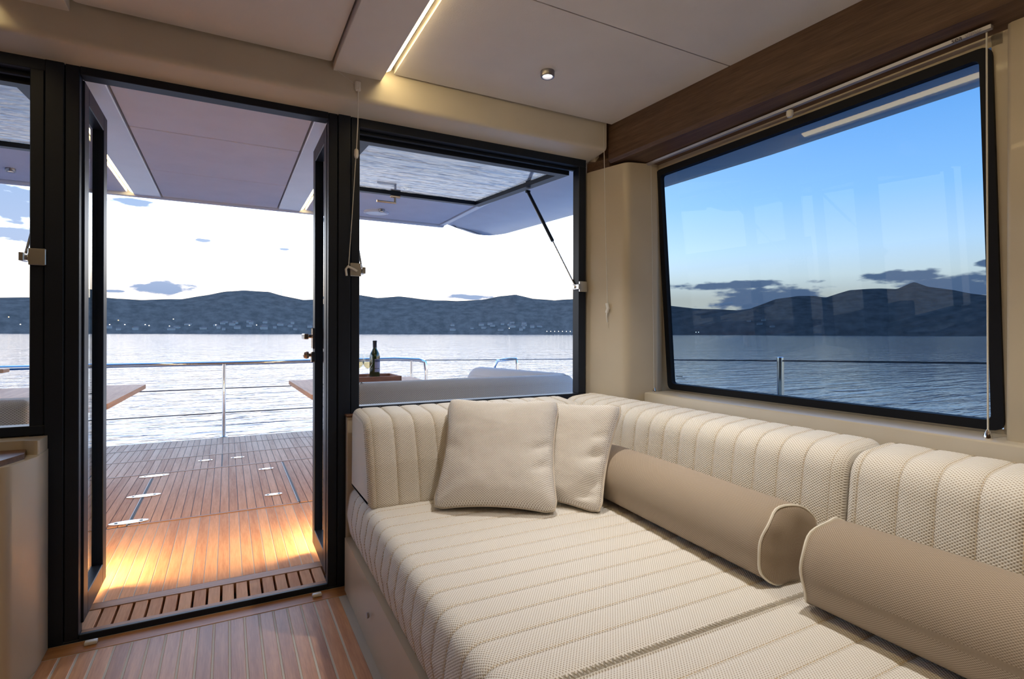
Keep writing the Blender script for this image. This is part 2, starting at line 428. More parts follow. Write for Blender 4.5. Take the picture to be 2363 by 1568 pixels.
# the piece that turns down to meet the column beside the beam
v, f = prism_vf([(1.608, 2.045), (1.608, 1.873), (1.585, 1.845), (1.583, 1.802), (1.70, 1.798), (1.70, 2.045)],
                lambda p: (p[0] + (.035 if p[1] < 1.9 else .012), 2.065, p[1]), lambda p: (p[0], 2.20, p[1]))
mesh_obj('valance_return', v, f, M['walnut'], tr)

# =================================================================== AFT FRAMES, DOORS, WINDOWS
def bar(name, x0, x1, y0, y1, z0, z1, parent, m=None, bev=.002):
    return box(name, x0, x1, y0, y1, z0, z1, m or M['black'], parent, bev)
DX0, DX1 = -.424, .346                               # clear door opening
ZT = 1.835; ZO = 1.866
door = empty('door_1', (-.04, 2.2, 0)); tag(door, 'black framed double glass door standing open to the cockpit', kind='structure')
# jamb posts: each three profiles with a narrow groove between
for xs in ((-.550, -.513, -.463, DX0), (DX1, .382, .432, .468)):
    for k in range(3):
        g = .0012
        dy = .004 if k == 1 else 0
        bar('jamb_profile', xs[k] + g, xs[k + 1] - g, YF + .002 - dy, 2.245, 0, ZO, door)
    bar('jamb_core', xs[0] + .004, xs[3] - .004, YF + .012, 2.243, 0, ZO - .002, door)
bar('door_head', DX0, DX1, YF, 2.245, ZT, ZO, door)
bar('door_sill', DX0, DX1, YF, 2.206, -.01, .020, door)
bar('sill_plate', -.549, .467, YF + .001, 2.25, -.03, .006, door)
# screws on the jamb edges
for sx, xx in ((-1, DX0 - .0005), (1, DX1 + .0005)):
    for zz in (.23, .48, .75, 1.02, 1.30, 1.58):
        pass
def leaf(xc, face):
    """door leaf folded back at 90 degrees; face = +1 when its visible side looks to starboard"""
    y0, y1, z0, z1 = 2.232, 2.605, .040, 1.832
    w, t = .062, .021
    root = empty('door_leaf', (xc, y0, z0), door)
    for n_, (a, b, c, d) in (('stile', (y0, y0 + w, z0, z1)), ('stile', (y1 - w, y1, z0, z1)), ('rail', (y0 + w, y1 - w, z0, z0 + .075)), ('rail', (y0 + w, y1 - w, z1 - w, z1))):
        bar(n_, xc - t, xc + t, a, b, c, d, root)
    box('pane', xc - .003, xc + .003, y0 + w - .005, y1 - w + .005, z0 + .07, z1 - w + .005, M['clear'], root)
    return root
lf_p = leaf(-.440, 1)
lf_s = leaf(.366, -1)
# lever handle and lock knob on the starboard leaf
hx = .366; hy = 2.572
for s in (-1, 1):
    v = [box_vf(hx + s * .020, hx + s * .027, hy - .022, hy + .022, .930, 1.02, .002),
         tube_vf([(hx + s * .024, hy, .985), (hx + s * .062, hy, .985)], .009, 10),
         box_vf(*sorted((hx + s * .052, hx + s * .072)), hy - .075, hy + .012, .972, .996, .003)]
    a, b = join_vf(v); mesh_obj('lever_handle', a, b, M['bronze'], lf_s)
    v = [tube_vf([(hx + s * .020, hy, .900), (hx + s * .045, hy, .900)], .008, 10),
         lathe_vf([(.007, .040), (.015, .044), (.017, .052), (.012, .064), (.004, .067)], (hx, hy, .900), 14, 'X') if s > 0 else
         lathe_vf([(.007, -.040), (.015, -.044), (.017, -.052), (.012, -.064), (.004, -.067)], (hx, hy, .900), 14, 'X'),
         box_vf(*sorted((hx + s * .020, hx + s * .034)), hy - .014, hy + .014, .868, .915, .002)]
    a, b = join_vf(v); mesh_obj('lock_knob', a, b, M['bronze'], lf_s)

def aft_window(name, x0, x1, label, inner, handle_x):
    """fixed frame with a top-hung sash pushed out to about level"""
    r = empty(name, ((x0 + x1) / 2, 2.2, .69)); tag(r, label, kind='structure')
    bar('window_head', x0 - .004, x1 + .042, YF, 2.245, 1.826, ZO, r)
    bar('window_sill', x0 - .004, x1 + .042, YF, 2.245, .676, .706, r)
    bar('window_post', x1, x1 + .042, YF + .0005, 2.244, .706, 1.826, r) if inner > 0 else bar('window_post', x0 - .042, x0, YF + .0005, 2.244, .706, 1.826, r)
    bar('head_lip', x0, x1, 2.225, 2.243, 1.812, 1.826, r)
    sash = empty('sash', ((x0 + x1) / 2, 2.262, 1.828), r)
    L_, W, T = 1.10, .050, .030
    ang = math.radians(3.6)
    def P(x, s, t): return (x, 2.262 + s * math.cos(ang) - t * math.sin(ang), 1.828 + s * math.sin(ang) + t * math.cos(ang))
    def sbar(nm, xa, xb, s0, s1, t0=-T, t1=0.0, m=M['black']):
        V = [P(x, s, t) for x in (xa, xb) for s in (s0, s1) for t in (t0, t1)]
        F = [[0, 1, 3, 2], [4, 6, 7, 5], [0, 4, 5, 1], [2, 3, 7, 6], [0, 2, 6, 4], [1, 5, 7, 3]]
        return mesh_obj(nm, V, F, m, sash)
    sbar('sash_rail', x0 + .01, x1 - .01, 0, W); sbar('sash_rail', x0 + .01, x1 - .01, L_ - W, L_)
    sbar('sash_stile', x0 + .01, x0 + .01 + W, W, L_ - W); sbar('sash_stile', x1 - .01 - W, x1 - .01, W, L_ - W)
    sbar('pane', x0 + .005 + W, x1 - .005 - W, W - .005, L_ - W + .005, -.018, -.012, M['clear'])
    # L-shaped lever catch below the free rail
    hxx = handle_x
    a, b = join_vf([tube_vf([P(hxx, L_ - W * .5, -T), P(hxx, L_ - W * .5, -T - .045)], .008, 8),
                    tube_vf([P(hxx + .006, L_ - W * .5, -T - .045), P(hxx - .115, L_ - W * .5, -T - .045)], .007, 8),
                    tube_vf([P(hxx - .03, L_ - W * .5, -T - .004), P(hxx + .03, L_ - W * .5, -T - .004)], .012, 8)])
    mesh_obj('catch_lever', a, b, M['bronze'], sash)
    return r, P
w1, P1 = aft_window('window_1', .470, 1.530, 'black framed aft window with its sash propped open, beside the sofa', 1, .93)
w2, P2 = aft_window('window_2', -1.615, -.552, 'black framed aft window propped open above the port cabinet', -1, -1.1)
# gas struts with brackets
def strut(x, top, bot, side, label, grp):
    t, b_ = Vector(top), Vector(bot); mid = t.lerp(b_, .55)
    r = empty('gas_strut', bot)
    tube('cylinder', [t, mid], .0095, M['black'], r, 10)
    tube('rod', [mid, b_], .0042, M['steel'], r, 8)
    a, b = join_vf([box_vf(x - .022, x + .022, 2.178, 2.189, b_.z - .026, b_.z + .026, .002),
                    box_vf(b_.x - .007, b_.x + .007, 2.178, b_.y + .012, b_.z - .014, b_.z + .012, .002),
                    tube_vf([(b_.x - .013, b_.y, b_.z), (b_.x + .013, b_.y, b_.z)], .008, 8)])
    mesh_obj('bracket', a, b, M['steel'], r)
    a, b = join_vf([tube_vf([t + Vector((-.012, 0, 0)), t + Vector((.012, 0, 0))], .009, 8)])
    mesh_obj('ball_joint', a, b, M['black'], r)
    return tag(r, label, 'gas strut', grp)
strut(1.550, P1(1.508, .40, -.045), (1.528, 2.215, 1.232), 1, 'gas strut on the aft window frame nearest the cream column', 'gas struts of the aft windows')
strut(.449, P1(.494, .40, -.045), (.482, 2.215, 1.252), -1, 'gas strut on the black post between open door and sofa window', 'gas struts of the aft windows')
strut(-.528, P2(-.574, .40, -.045), (-.566, 2.215, 1.236), 1, 'gas strut on the black post above the port cabinet', 'gas struts of the aft windows')

# ---- big starboard window
w3 = empty('window_3', (1.85, 1.3, .73)); tag(w3, 'large tinted starboard window with black rubber frame', kind='structure')
def sring(inset, inb, rad, seg=5):
    pts = rpoly([(WY0 + inset, WZ0 + inset, rad), (WY1 - inset, WZ0 + inset, rad), (WY1 - inset, WZ1 - inset, rad), (WY0 + inset, WZ1 - inset, rad)], seg)
    return [(slope_x(z) - inb, y, z) for y, z in pts]
ra, rb, rc, rd = sring(0, -.004, .03), sring(0, .010, .03), sring(.028, .010, .016), sring(.030, -.012, .015)
n = len(ra); V = ra + rb + rc + rd; F = []
for i in range(4):
    j = (i + 1) % 4
    for k in range(n): F.append([i * n + k, i * n + (k + 1) % n, j * n + (k + 1) % n, j * n + k])
mesh_obj('rubber_frame', V, F, M['rubber'], w3, smooth=True, auto=35)
p0 = sring(.020, -.004, .01); p1 = sring(.020, -.010, .01); n = len(p0)
mesh_obj('pane', p0 + p1, [list(range(n)), [n + k for k in range(n)][::-1]] + [[k, (k + 1) % n, n + (k + 1) % n, n + k] for k in range(n)], M['glass'], w3)
# etched maker's mark in the lower aft corner: rows too small to read
parts = []
for row, (zz, hh, n_, y_) in enumerate(((.797, .0052, 8, 1.888), (.788, .003, 10, 1.884))):
    for k in range(n_):
        yy = y_ - k * .0052
        x = slope_x(zz) + .003
        parts.append(([(x, yy, zz), (x, yy - .0034, zz), (x, yy - .0034, zz + hh), (x, yy, zz + hh)], [[0, 1, 2, 3]]))
a, b = join_vf(parts); mesh_obj('etched_mark', a, b, M['rubber'], w3)

# =================================================================== COCKPIT STRUCTURE
dk = empty('deck', (0, 4, 0)); tag(dk, 'teak cockpit deck laid in narrow planks aft of the door', kind='structure')
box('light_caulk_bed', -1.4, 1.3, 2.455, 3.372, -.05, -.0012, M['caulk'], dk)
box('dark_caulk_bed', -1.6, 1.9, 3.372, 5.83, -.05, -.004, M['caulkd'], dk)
box('hull_edge', -1.9, 2.2, 5.83, 5.85, -.25, -.002, M['gelw'], dk)
# door step grating: rails with open slats between
gr = dk
box('step_well', -.47, .39, 2.206, 2.46, -.05, -.03, M['caulkd'], dk)
box('step_rail', -.425, .35, 2.206, 2.240, -.03, .014, M['deckx'], dk, .002)
box('step_rail', -.455, .37, 2.383, 2.438, -.03, .014, M['deckx'], dk, .002)
sl = None
for k in range(17):
    x0 = -.4155 + (k - 0) * .0466 - .0195
    if x0 > .335: break
    if sl is None: sl = box('slat', x0, x0 + .0385, 2.240, 2.383, -.025, .012, M['deck'], dk, .0015)
    else: copy_to(sl, (x0 + .01925, 2.3115, -.025), dk)
def section(y0, y1, xa, xb):
    src = None; i0 = math.floor((xa + .037) / PITCH); i1 = math.ceil((xb + .037) / PITCH)
    for i in range(i0, i1):
        x0 = -.037 + i * PITCH + .0018; x1 = x0 + PITCH - .0036
        if src is None: src = box('deck_plank', x0, x1, y0, y1, -.012, 0, M['deck'], dk, .001)
        else: copy_to(src, ((x0 + x1) / 2, (y0 + y1) / 2, -.012), dk)
section(2.472, 3.366, -.80, .74)
section(3.392, 4.528, -.82, .76)
section(4.560, 5.020, -.92, .80)
section(5.050, 5.478, -.98, .86)
section(5.508, 5.828, -1.04, .92)
for y0, y1 in ((2.446, 2.468), (4.532, 4.556), (5.024, 5.046), (5.482, 5.504)):
    box('cross_trim', -1.04, .92, y0, y1, -.012, .0015, M['deckx'], dk, .001)
box('hatch_edge', -.455, .372, 3.370, 3.388, -.012, .003, M['deckx'], dk, .001)
box('starboard_deck', .93, 1.9, 2.46, 5.83, -.012, -.001, M['deck'], dk); box('port_deck', -1.6, -1.05, 2.46, 5.83, -.012, -.001, M['deck'], dk)
# chrome hinge channels let into the deck
for x0, x1, ya, yb in ((-.462, -.452, 3.385, 4.40), (.368, .378, 3.40, 4.51)):
    box('hinge_channel', x0, x0 + .004, ya, yb, -.010, .0025, M['dsteel'], dk)
    box('hinge_gap', x0 + .004, x1 + .006, ya, yb, -.010, .001, M['rubber'], dk)
box('joint_gap', -.041, -.033, 4.56, 5.02, -.01, .001, M['rubber'], dk)
# chrome oval latches
LAT = [(357, 1101, 1), (333, 1147, 1), (298, 1208, 1), (475, 1065, 0), (549, 1058, 0), (615, 1084, 0), (632, 1143, 0)]
def on_z(px, py, z):
    a = (px - CX) / FPX; b = -(py - HY) / FPX
    d = (z - 1.0) / b
    return (d * (math.sin(TH) + a * math.cos(TH)), d * (math.cos(TH) - a * math.sin(TH)))
for px, py, big in LAT:
    x, y = on_z(px, py, .003)
    hw, hh = (.088, .030) if big else (.050, .020)
    pts = [(x + hw * math.cos(2 * math.pi * k / 20), y + hh * math.sin(2 * math.pi * k / 20)) for k in range(20)]
    v, f = prism_vf(pts, lambda p: (p[0], p[1], -.004), lambda p: (p[0], p[1], .0045))
    lt = mesh_obj('deck_latch', v, f, M['chrome'], dk)
    parts = [lathe_vf([(.008, .0045), (.008, .0055)], (x + sx * hw * .62, y, 0), 10) for sx in (-1, 1)]
    a, b = join_vf(parts); mesh_obj('latch_hole', a, b, M['rubber'], lt)

# cockpit roof
rf = empty('roof', (0, 3, 2.05)); tag(rf, 'white cockpit roof with panelled underside and wide overhang', kind='structure')
box('roof_slab', -1.9, 1.9, -2.7, 4.93, 2.085, 2.22, M['gelw'], rf)
for x0, x1, tag_ in ((-.447, .366, 'c'),):
    for y0, y1 in ((2.27, 3.325), (3.335, 4.145), (4.155, 4.925)):
        box('roof_panel', x0, x1, y0, y1, 2.05, 2.085, M['roofp'], rf, .003)
for x0, x1 in ((-.628, -.455), (.374, .547)):
    box('roof_trough', x0, x1, 2.27, 4.94, 2.040, 2.085, M['gelw'], rf, .004)
for x0, x1 in ((-1.90, -.665), (.584, 1.80)):
    box('roof_panel', x0, x1, 2.27, 4.90, 2.05, 2.085, M['roofp'], rf, .006)
box('roof_lip', -1.9, 1.86, 4.925, 4.975, 2.030, 2.20, M['gelw'], rf, .014, 3)
box('roof_border', 1.812, 1.862, 2.27, 4.94, 2.044, 2.085, M['gelw'], rf, .004)
# drooping overhang down the starboard side
outer = dense(rpoly([(1.865, -2.7, 0), (2.69, -2.7, 0), (2.69, 2.0, .5), (2.60, 3.66, .8), (2.45, 5.02, .25), (1.865, 4.955, .05)], 8), .12)
def inset_poly(poly, d):
    n = len(poly); out = []
    ar = sum(poly[i][0] * poly[(i + 1) % n][1] - poly[(i + 1) % n][0] * poly[i][1] for i in range(n))
    sg = 1 if ar > 0 else -1
    for i in range(n):
        a = Vector(poly[i - 1]); b = Vector(poly[i]); c = Vector(poly[(i + 1) % n])
        t = ((b - a).normalized() + (c - b).normalized())
        if t.length < 1e-6: t = (c - b)
        t.normalize(); nrm = Vector((-t.y, t.x)) * sg
        out.append(tuple(b + nrm * d))
    return out
inner = inset_poly(outer, .10); n = len(outer)
def droop(x):
    t = min(1, max(0, (x - 1.87) / .35)); return 2.045 - .062 * t * t * (3 - 2 * t)
V = [(p[0], p[1], droop(p[0])) for p in inner] + [(p[0], p[1], droop(p[0]) + .022) for p in outer] + [(p[0], p[1], 2.18) for p in outer] + [(p[0], p[1], 2.22) for p in inner]
F = [list(range(n))[::-1], [3 * n + k for k in range(n)]]
for i in range(3):
    for k in range(n): F.append([i * n + k, i * n + (k + 1) % n, (i + 1) * n + (k + 1) % n, (i + 1) * n + k])
mesh_obj('side_overhang', V, F, M['gelw'], rf, smooth=True, auto=50)
mesh_obj('side_overhang', [(-.085 - v[0], v[1], v[2]) for v in V], F, M['gelw'], rf, smooth=True, auto=50)
sd = empty('side_deck', (2.4, 1, .1)); tag(sd, 'white side deck outside the starboard window', kind='structure')
box('side_deck_panel', 1.99, 2.85, -2.6, 5.2, -.3, .10, M['gelw'], sd)

# sea, hills
def sea():
    m, nt, o = new_mat('evening_sea'); L = nt.links.new
    b = node(nt, 'ShaderNodeBsdfPrincipled'); L(b.outputs[0], o.inputs[0])
    b.inputs['Base Color'].default_value = (.012, .05, .11, 1); b.inputs['Roughness'].default_value = .09; b.inputs['IOR'].default_value = 1.33
    b.inputs['Specular IOR Level'].default_value = .42
    g = node(nt, 'ShaderNodeNewGeometry')
    hs = []
    for sc, st, d in (((.30, 1.5, 1), 1.0, 3), ((.03, .15, 1), 1.3, 3), ((1.3, 5.5, 1), .35, 2)):
        mp = node(nt, 'ShaderNodeMapping'); mp.inputs['Scale'].default_value = sc; mp.inputs['Rotation'].default_value = (0, 0, .38); L(g.outputs['Position'], mp.inputs[0])
        nz = node(nt, 'ShaderNodeTexNoise'); nz.inputs['Scale'].default_value = 1; nz.inputs['Detail'].default_value = d; nz.inputs['Distortion'].default_value = .6; L(mp.outputs[0], nz.inputs['Vector'])
        k = node(nt, 'ShaderNodeMath', operation='MULTIPLY'); L(nz.outputs[0], k.inputs[0]); k.inputs[1].default_value = st; hs.append(k.outputs[0])
    a = node(nt, 'ShaderNodeMath', operation='ADD'); L(hs[0], a.inputs[0]); L(hs[1], a.inputs[1])
    a2 = node(nt, 'ShaderNodeMath', operation='ADD'); L(a.outputs[0], a2.inputs[0]); L(hs[2], a2.inputs[1])
    bp = node(nt, 'ShaderNodeBump'); bp.inputs['Strength'].default_value = .5; bp.inputs['Distance'].default_value = .10
    L(a2.outputs[0], bp.inputs['Height']); L(bp.outputs[0], b.inputs['Normal'])
    s = 5200
    so = mesh_obj('sea', [(-s, -s, -1.1), (s, -s, -1.1), (s, s, -1.1), (-s, s, -1.1)], [[0, 1, 2, 3]], m)
    tag(so, 'calm evening sea around the boat', 'sea', kind='stuff')
sea()
SKY = [(-900, 700), (-500, 690), (-200, 694), (0, 690), (62, 690), (245, 690), (330, 695), (420, 693), (470, 685), (520, 676), (560, 673), (620, 675), (650, 683), (700, 694),
       (760, 692), (830, 683), (870, 690), (920, 686), (960, 690), (1000, 694), (1050, 695), (1110, 693), (1150, 685), (1190, 680), (1230, 690), (1280, 694),
       (1330, 690), (1400, 694), (1480, 700), (1545, 705), (1600, 712), (1650, 713), (1700, 716), (1730, 712), (1790, 690), (1840, 682), (1880, 681), (1905, 685),
       (1960, 668), (2030, 664), (2070, 665), (2100, 652), (2110, 649), (2140, 660), (2200, 667), (2240, 675), (2296, 682), (2400, 690), (2700, 680), (3200, 690), (4500, 690)]
SAZ = [(azel(px, py)[0], math.tan(azel(px, py)[1])) for px, py in SKY]
def sky_tan(a):
    if a <= SAZ[0][0]: return SAZ[0][1]
    for (a0, t0), (a1, t1) in zip(SAZ, SAZ[1:]):
        if a0 <= a <= a1:
            return t0 + (t1 - t0) * (a - a0) / (a1 - a0)
    return SAZ[-1][1]
from mathutils import noise as mno
R0, R1 = 1000.0, 1900.0
def hill_z(a, t):
    """height of the land at azimuth a, t from shore (0) to ridge (1)"""
    R = R0 + (R1 - R0) * t
    f = 1 - (1 - t) ** 1.9
    X, Y = math.sin(a) * R, math.cos(a) * R
    nn = mno.fractal(Vector((X / 420, Y / 420, 2.0)), .9, 2.1, 4)
    fine = mno.fractal(Vector((X / 110, Y / 110, 7.0)), .8, 2.2, 2)
    e = sky_tan(a) * (f + .16 * nn * math.sin(math.pi * min(1, t))) + .0011 * fine * min(1, t * 6)
    return max(-1.2, 1.0 + e * R - (2.6 * (1 - t) ** 3))
def hills():
    m, nt, o = new_mat('scrub_hillside'); L = nt.links.new
    b = node(nt, 'ShaderNodeBsdfPrincipled'); L(b.outputs[0], o.inputs[0]); b.inputs['Roughness'].default_value = 1; b.inputs['Specular IOR Level'].default_value = 0
    g = node(nt, 'ShaderNodeNewGeometry')
    n1 = node(nt, 'ShaderNodeTexNoise'); n1.inputs['Scale'].default_value = .055; n1.inputs['Detail'].default_value = 8; n1.inputs['Roughness'].default_value = .62
    sp_ = node(nt, 'ShaderNodeSeparateXYZ'); L(g.outputs['Position'], sp_.inputs[0])           # scrub patches follow bearing and height
    at_ = node(nt, 'ShaderNodeMath', operation='ARCTAN2'); L(sp_.outputs[0], at_.inputs[0]); L(sp_.outputs[1], at_.inputs[1])
    cv = node(nt, 'ShaderNodeCombineXYZ'); L(at_.outputs[0], cv.inputs[0]); L(sp_.outputs[2], cv.inputs[1])
    mp = node(nt, 'ShaderNodeMapping'); mp.inputs['Scale'].default_value = (1100, 1.6, 1); L(cv.outputs[0], mp.inputs[0]); L(mp.outputs[0], n1.inputs['Vector'])
    rp = node(nt, 'ShaderNodeValToRGB'); L(n1.outputs[0], rp.inputs[0]); cr = rp.color_ramp
    cr.elements[0].position = .36; cr.elements[0].color = (.115, .086, .068, 1); cr.elements[1].position = .62; cr.elements[1].color = (.19, .135, .105, 1)
    e = cr.elements.new(.48); e.color = (.15, .108, .085, 1)
    L(rp.outputs[0], b.inputs['Base Color'])
    NA, NT = 760, 30; a0, a1 = -1.0, 1.75
    V, F = [], []
    for i in range(NA + 1):
        a = a0 + (a1 - a0) * i / NA
        for j in range(NT + 2):
            t = j / NT if j <= NT else 1.12
            R = R0 + (R1 - R0) * t
            z = hill_z(a, min(1, t)) if j <= NT else -2
            if j == 0: z = -1.15
            V.append((math.sin(a) * R, math.cos(a) * R, z))
    n = NT + 2
    for i in range(NA):
        for j in range(n - 1): F.append([i * n + j, i * n + j + 1, (i + 1) * n + j + 1, (i + 1) * n + j])
    h = mesh_obj('hills', V, F, m, smooth=True); tag(h, 'low dark hills along the far shore', kind='structure')
hills()

# =================================================================== THINGS IN THE CABIN
# ---- upholstery: a section swept along its length with stitched channels
def arc_len(ring):
    s = [0.0]
    for i in range(1, len(ring)): s.append(s[-1] + math.dist(ring[i], ring[i - 1]))
    return s
def cushion(name, prof, s0, s1, fn, m, parent, pitch=.08, depth=.008, er=.03, sub=8, first=None):
    """prof: closed 2-d section; fn(s, a, b) -> world point; channels every pitch"""
    inset = [inset_poly(prof, d) for d in (0, 1e-3)]
    nrm = [((b[0] - a[0]) * 1e3, (b[1] - a[1]) * 1e3) for a, b in zip(*inset)]
    al = arc_len(prof); n = len(prof); L_ = s1 - s0
    st = []
    for k in range(7):                                              # rounded start
        x = er * (1 - math.cos(k / 6 * math.pi / 2)); st.append((x, er - math.sqrt(max(0, er * er - (er - x) ** 2))))
    f0 = er if first is None else first
    edges = []; e = f0
    while e < L_ - er + 1e-4: edges.append(e); e += pitch
    if L_ - er - edges[-1] < pitch * .35: edges[-1] = L_ - er
    else: edges.append(L_ - er)
    if first is not None and first > er + 1e-4: edges.insert(0, er)
    for a, b in zip(edges, edges[1:]):
        for k in range(0 if a == edges[0] else 1, sub + 1):
            t = k / sub
            # spacing bunches near the seam so that the groove stays narrow
            tt = .5 - .5 * math.cos(math.pi * t)
            st.append((a + (b - a) * tt, depth * abs(2 * tt - 1) ** 7 - depth * .10 * (1 - (2 * tt - 1) ** 2)))
    for k in range(1, 7):
        x = er * math.sin(k / 6 * math.pi / 2); st.append((L_ - er + x, er - math.sqrt(max(0, er * er - x * x)) + (depth if k < 1 else 0)))
    V, F, UV = [], [], []
    for s, d in st:
        for i, p in enumerate(prof):
            V.append(fn(s0 + s, p[0] + nrm[i][0] * d, p[1] + nrm[i][1] * d)); UV.append((s, al[i]))
    N = len(st)
    for i in range(N - 1):
        for k in range(n): F.append([i * n + k, i * n + (k + 1) % n, (i + 1) * n + (k + 1) % n, (i + 1) * n + k])
    for i in (0, N - 1):                                            # end caps get their own flat-laid cloth
        b0 = len(V); V += V[i * n:(i + 1) * n]; UV += [tuple(p) for p in prof]
        F.append([b0 + k for k in range(n)][::(-1 if i == 0 else 1)])
    o = mesh_obj(name, V, F, m, parent, uv=UV, smooth=True, auto=60)
    return o, [s0 + e for e in edges]
def stitches(parent, prof, lo, hi, edges, fn, depth):
    """a raised row of thread dashes along every channel seam, over ring indices lo..hi"""
    ring = prof[lo:hi]
    al = arc_len(ring); tot = al[-1]
    def at(d):
        for i in range(1, len(al)):
            if al[i] >= d:
                t = (d - al[i - 1]) / max(1e-9, al[i] - al[i - 1])
                return tuple(ring[i - 1][q] + (ring[i][q] - ring[i - 1][q]) * t for q in (0, 1))
        return ring[-1]
    parts = []
    for e in edges:
        d = .004
        while d < tot - .006:
            p, q = at(d), at(d + .0058)
            parts.append(tube_vf([fn(e, *p), fn(e, *q)], .0009, 3)); d += .0095
    V, F = join_vf(parts)
    return tag(mesh_obj('stitching', V, F, M['stitch'], parent), kind='stuff')
# base of the L-shaped settee
sofa = empty('settee_base', (1.0, 1.4, 0)); tag(sofa, 'cream moulded settee plinth under the woven seat cushions', 'settee')
V = []
for (x, y) in ((.404, 2.150), (.372, -.35), (1.715, -.35), (1.715, 2.150)):
    V += [(x, y, 0), (x, y, .204)]
mesh_obj('plinth', V, [[0, 1, 3, 2], [2, 3, 5, 4], [4, 5, 7, 6], [6, 7, 1, 0], [0, 2, 4, 6], [1, 7, 5, 3]], M['gel'], sofa)
box('back_shelf', 1.625, 1.718, -.33, 1.92, .205, .60, M['gel'], sofa)
box('back_panel', .412, 1.57, 2.155, 2.186, 0, .672, M['gel'], sofa, .004, 2)
box('panel_cap', .408, 1.57, 2.150, 2.187, .672, .680, M['walnutx'], sofa, .002)
lathe('access_button', [(.009, -.003), (.009, .002), (.007, .004)], (.3895, 1.70, .115), M['alu'], sofa, 14, 'X')
# seat cushions: sections in x-z, swept fore and aft
seatp = dense(rpoly([(.405, .205, .03), (.388, .300, .05), (.404, .402, .050), (1.40, .402, .02), (1.40, .205, .02)], 6), .05)
fy = lambda s, a, b: (a, s, b)
fs = lambda s, a, b: (a + .02 * (s - 1.2), s, b)          # the seat front runs a touch off square
sc1 = empty('seat_cushion', (.95, 1.3, .205)); tag(sc1, 'cream channel-quilted seat cushion under the square pillows', 'cushion', 'settee seat cushions')
o, ed = cushion('cover', seatp, .782, 2.14, fs, M['seat'], sc1, .0775, .0035, .010, 8)
i0 = 8; i1 = len(seatp) - 5
stitches(sc1, seatp, 3, len(seatp) - 6, ed[1:-1], fs, .007)
sc2 = empty('seat_cushion', (.95, .3, .205)); tag(sc2, 'cream channel-quilted seat cushion nearest the viewer under the cut-off bolster', 'cushion', 'settee seat cushions')
o, ed2 = cushion('cover', seatp, -.33, .778, fs, M['seat'], sc2, .0775, .0035, .010, 8)
stitches(sc2, seatp, 3, len(seatp) - 6, ed2[1:-1], fs, .007)
# zig-zag lacing over the joint between both seat cushions
pts = []
x = .40
k = 0
while x < 1.20:
    pts.append((x, .780 + (.0075 if k % 2 else -.0075), .4015 + (.0 if k % 2 else 0))); x += .0048; k += 1
tube('joint_lacing', pts, .0018, M['pipe'], sc1, 4)
# aft backrest along the bulkhead: section in y-z, swept across
abp = dense(rpoly([(1.828, .394, .02), (1.862, .545, .10), (1.915, .698, .085), (2.135, .716, .05), (2.146, .394, .02)], 7), .04)
fx = lambda s, a, b: (s, a, b)
ab = empty('back_cushion', (.95, 2.0, .405)); tag(ab, 'cream channel-quilted back cushion behind the two square pillows', 'cushion', 'settee back cushions')
o, ed = cushion('cover', abp, .424, 1.366, fx, M['back'], ab, .0775, .006, .026, 8)
stitches(ab, abp, 4, len(abp) - 14, ed[:-1], fx, .008)
# bottom hem stitch
# starboard backrests: section in x-z
sbp = dense(rpoly([(1.368, .405, .02), (1.380, .52, .10), (1.402, .700, .085), (1.600, .718, .05), (1.620, .405, .02)], 7), .04)
b1 = empty('back_cushion', (1.49, 1.4, .405)); tag(b1, 'long cream channel-quilted back cushion under the aft part of the big window', 'cushion', 'settee back cushions')
o, ed = cushion('cover', sbp, .824, 2.150, fy, M['back'], b1, .0765, .006, .030, 8)
stitches(b1, sbp, 4, len(sbp) - 14, ed, fy, .008)
b2 = empty('back_cushion', (1.49, .3, .405)); tag(b2, 'cream channel-quilted back cushion at the right edge of the photo', 'cushion', 'settee back cushions')
o, ed = cushion('cover', sbp, -.33, .816, fy, M['back'], b2, .0765, .006, .030, 8)
stitches(b2, sbp, 4, len(sbp) - 14, ed, fy, .008)

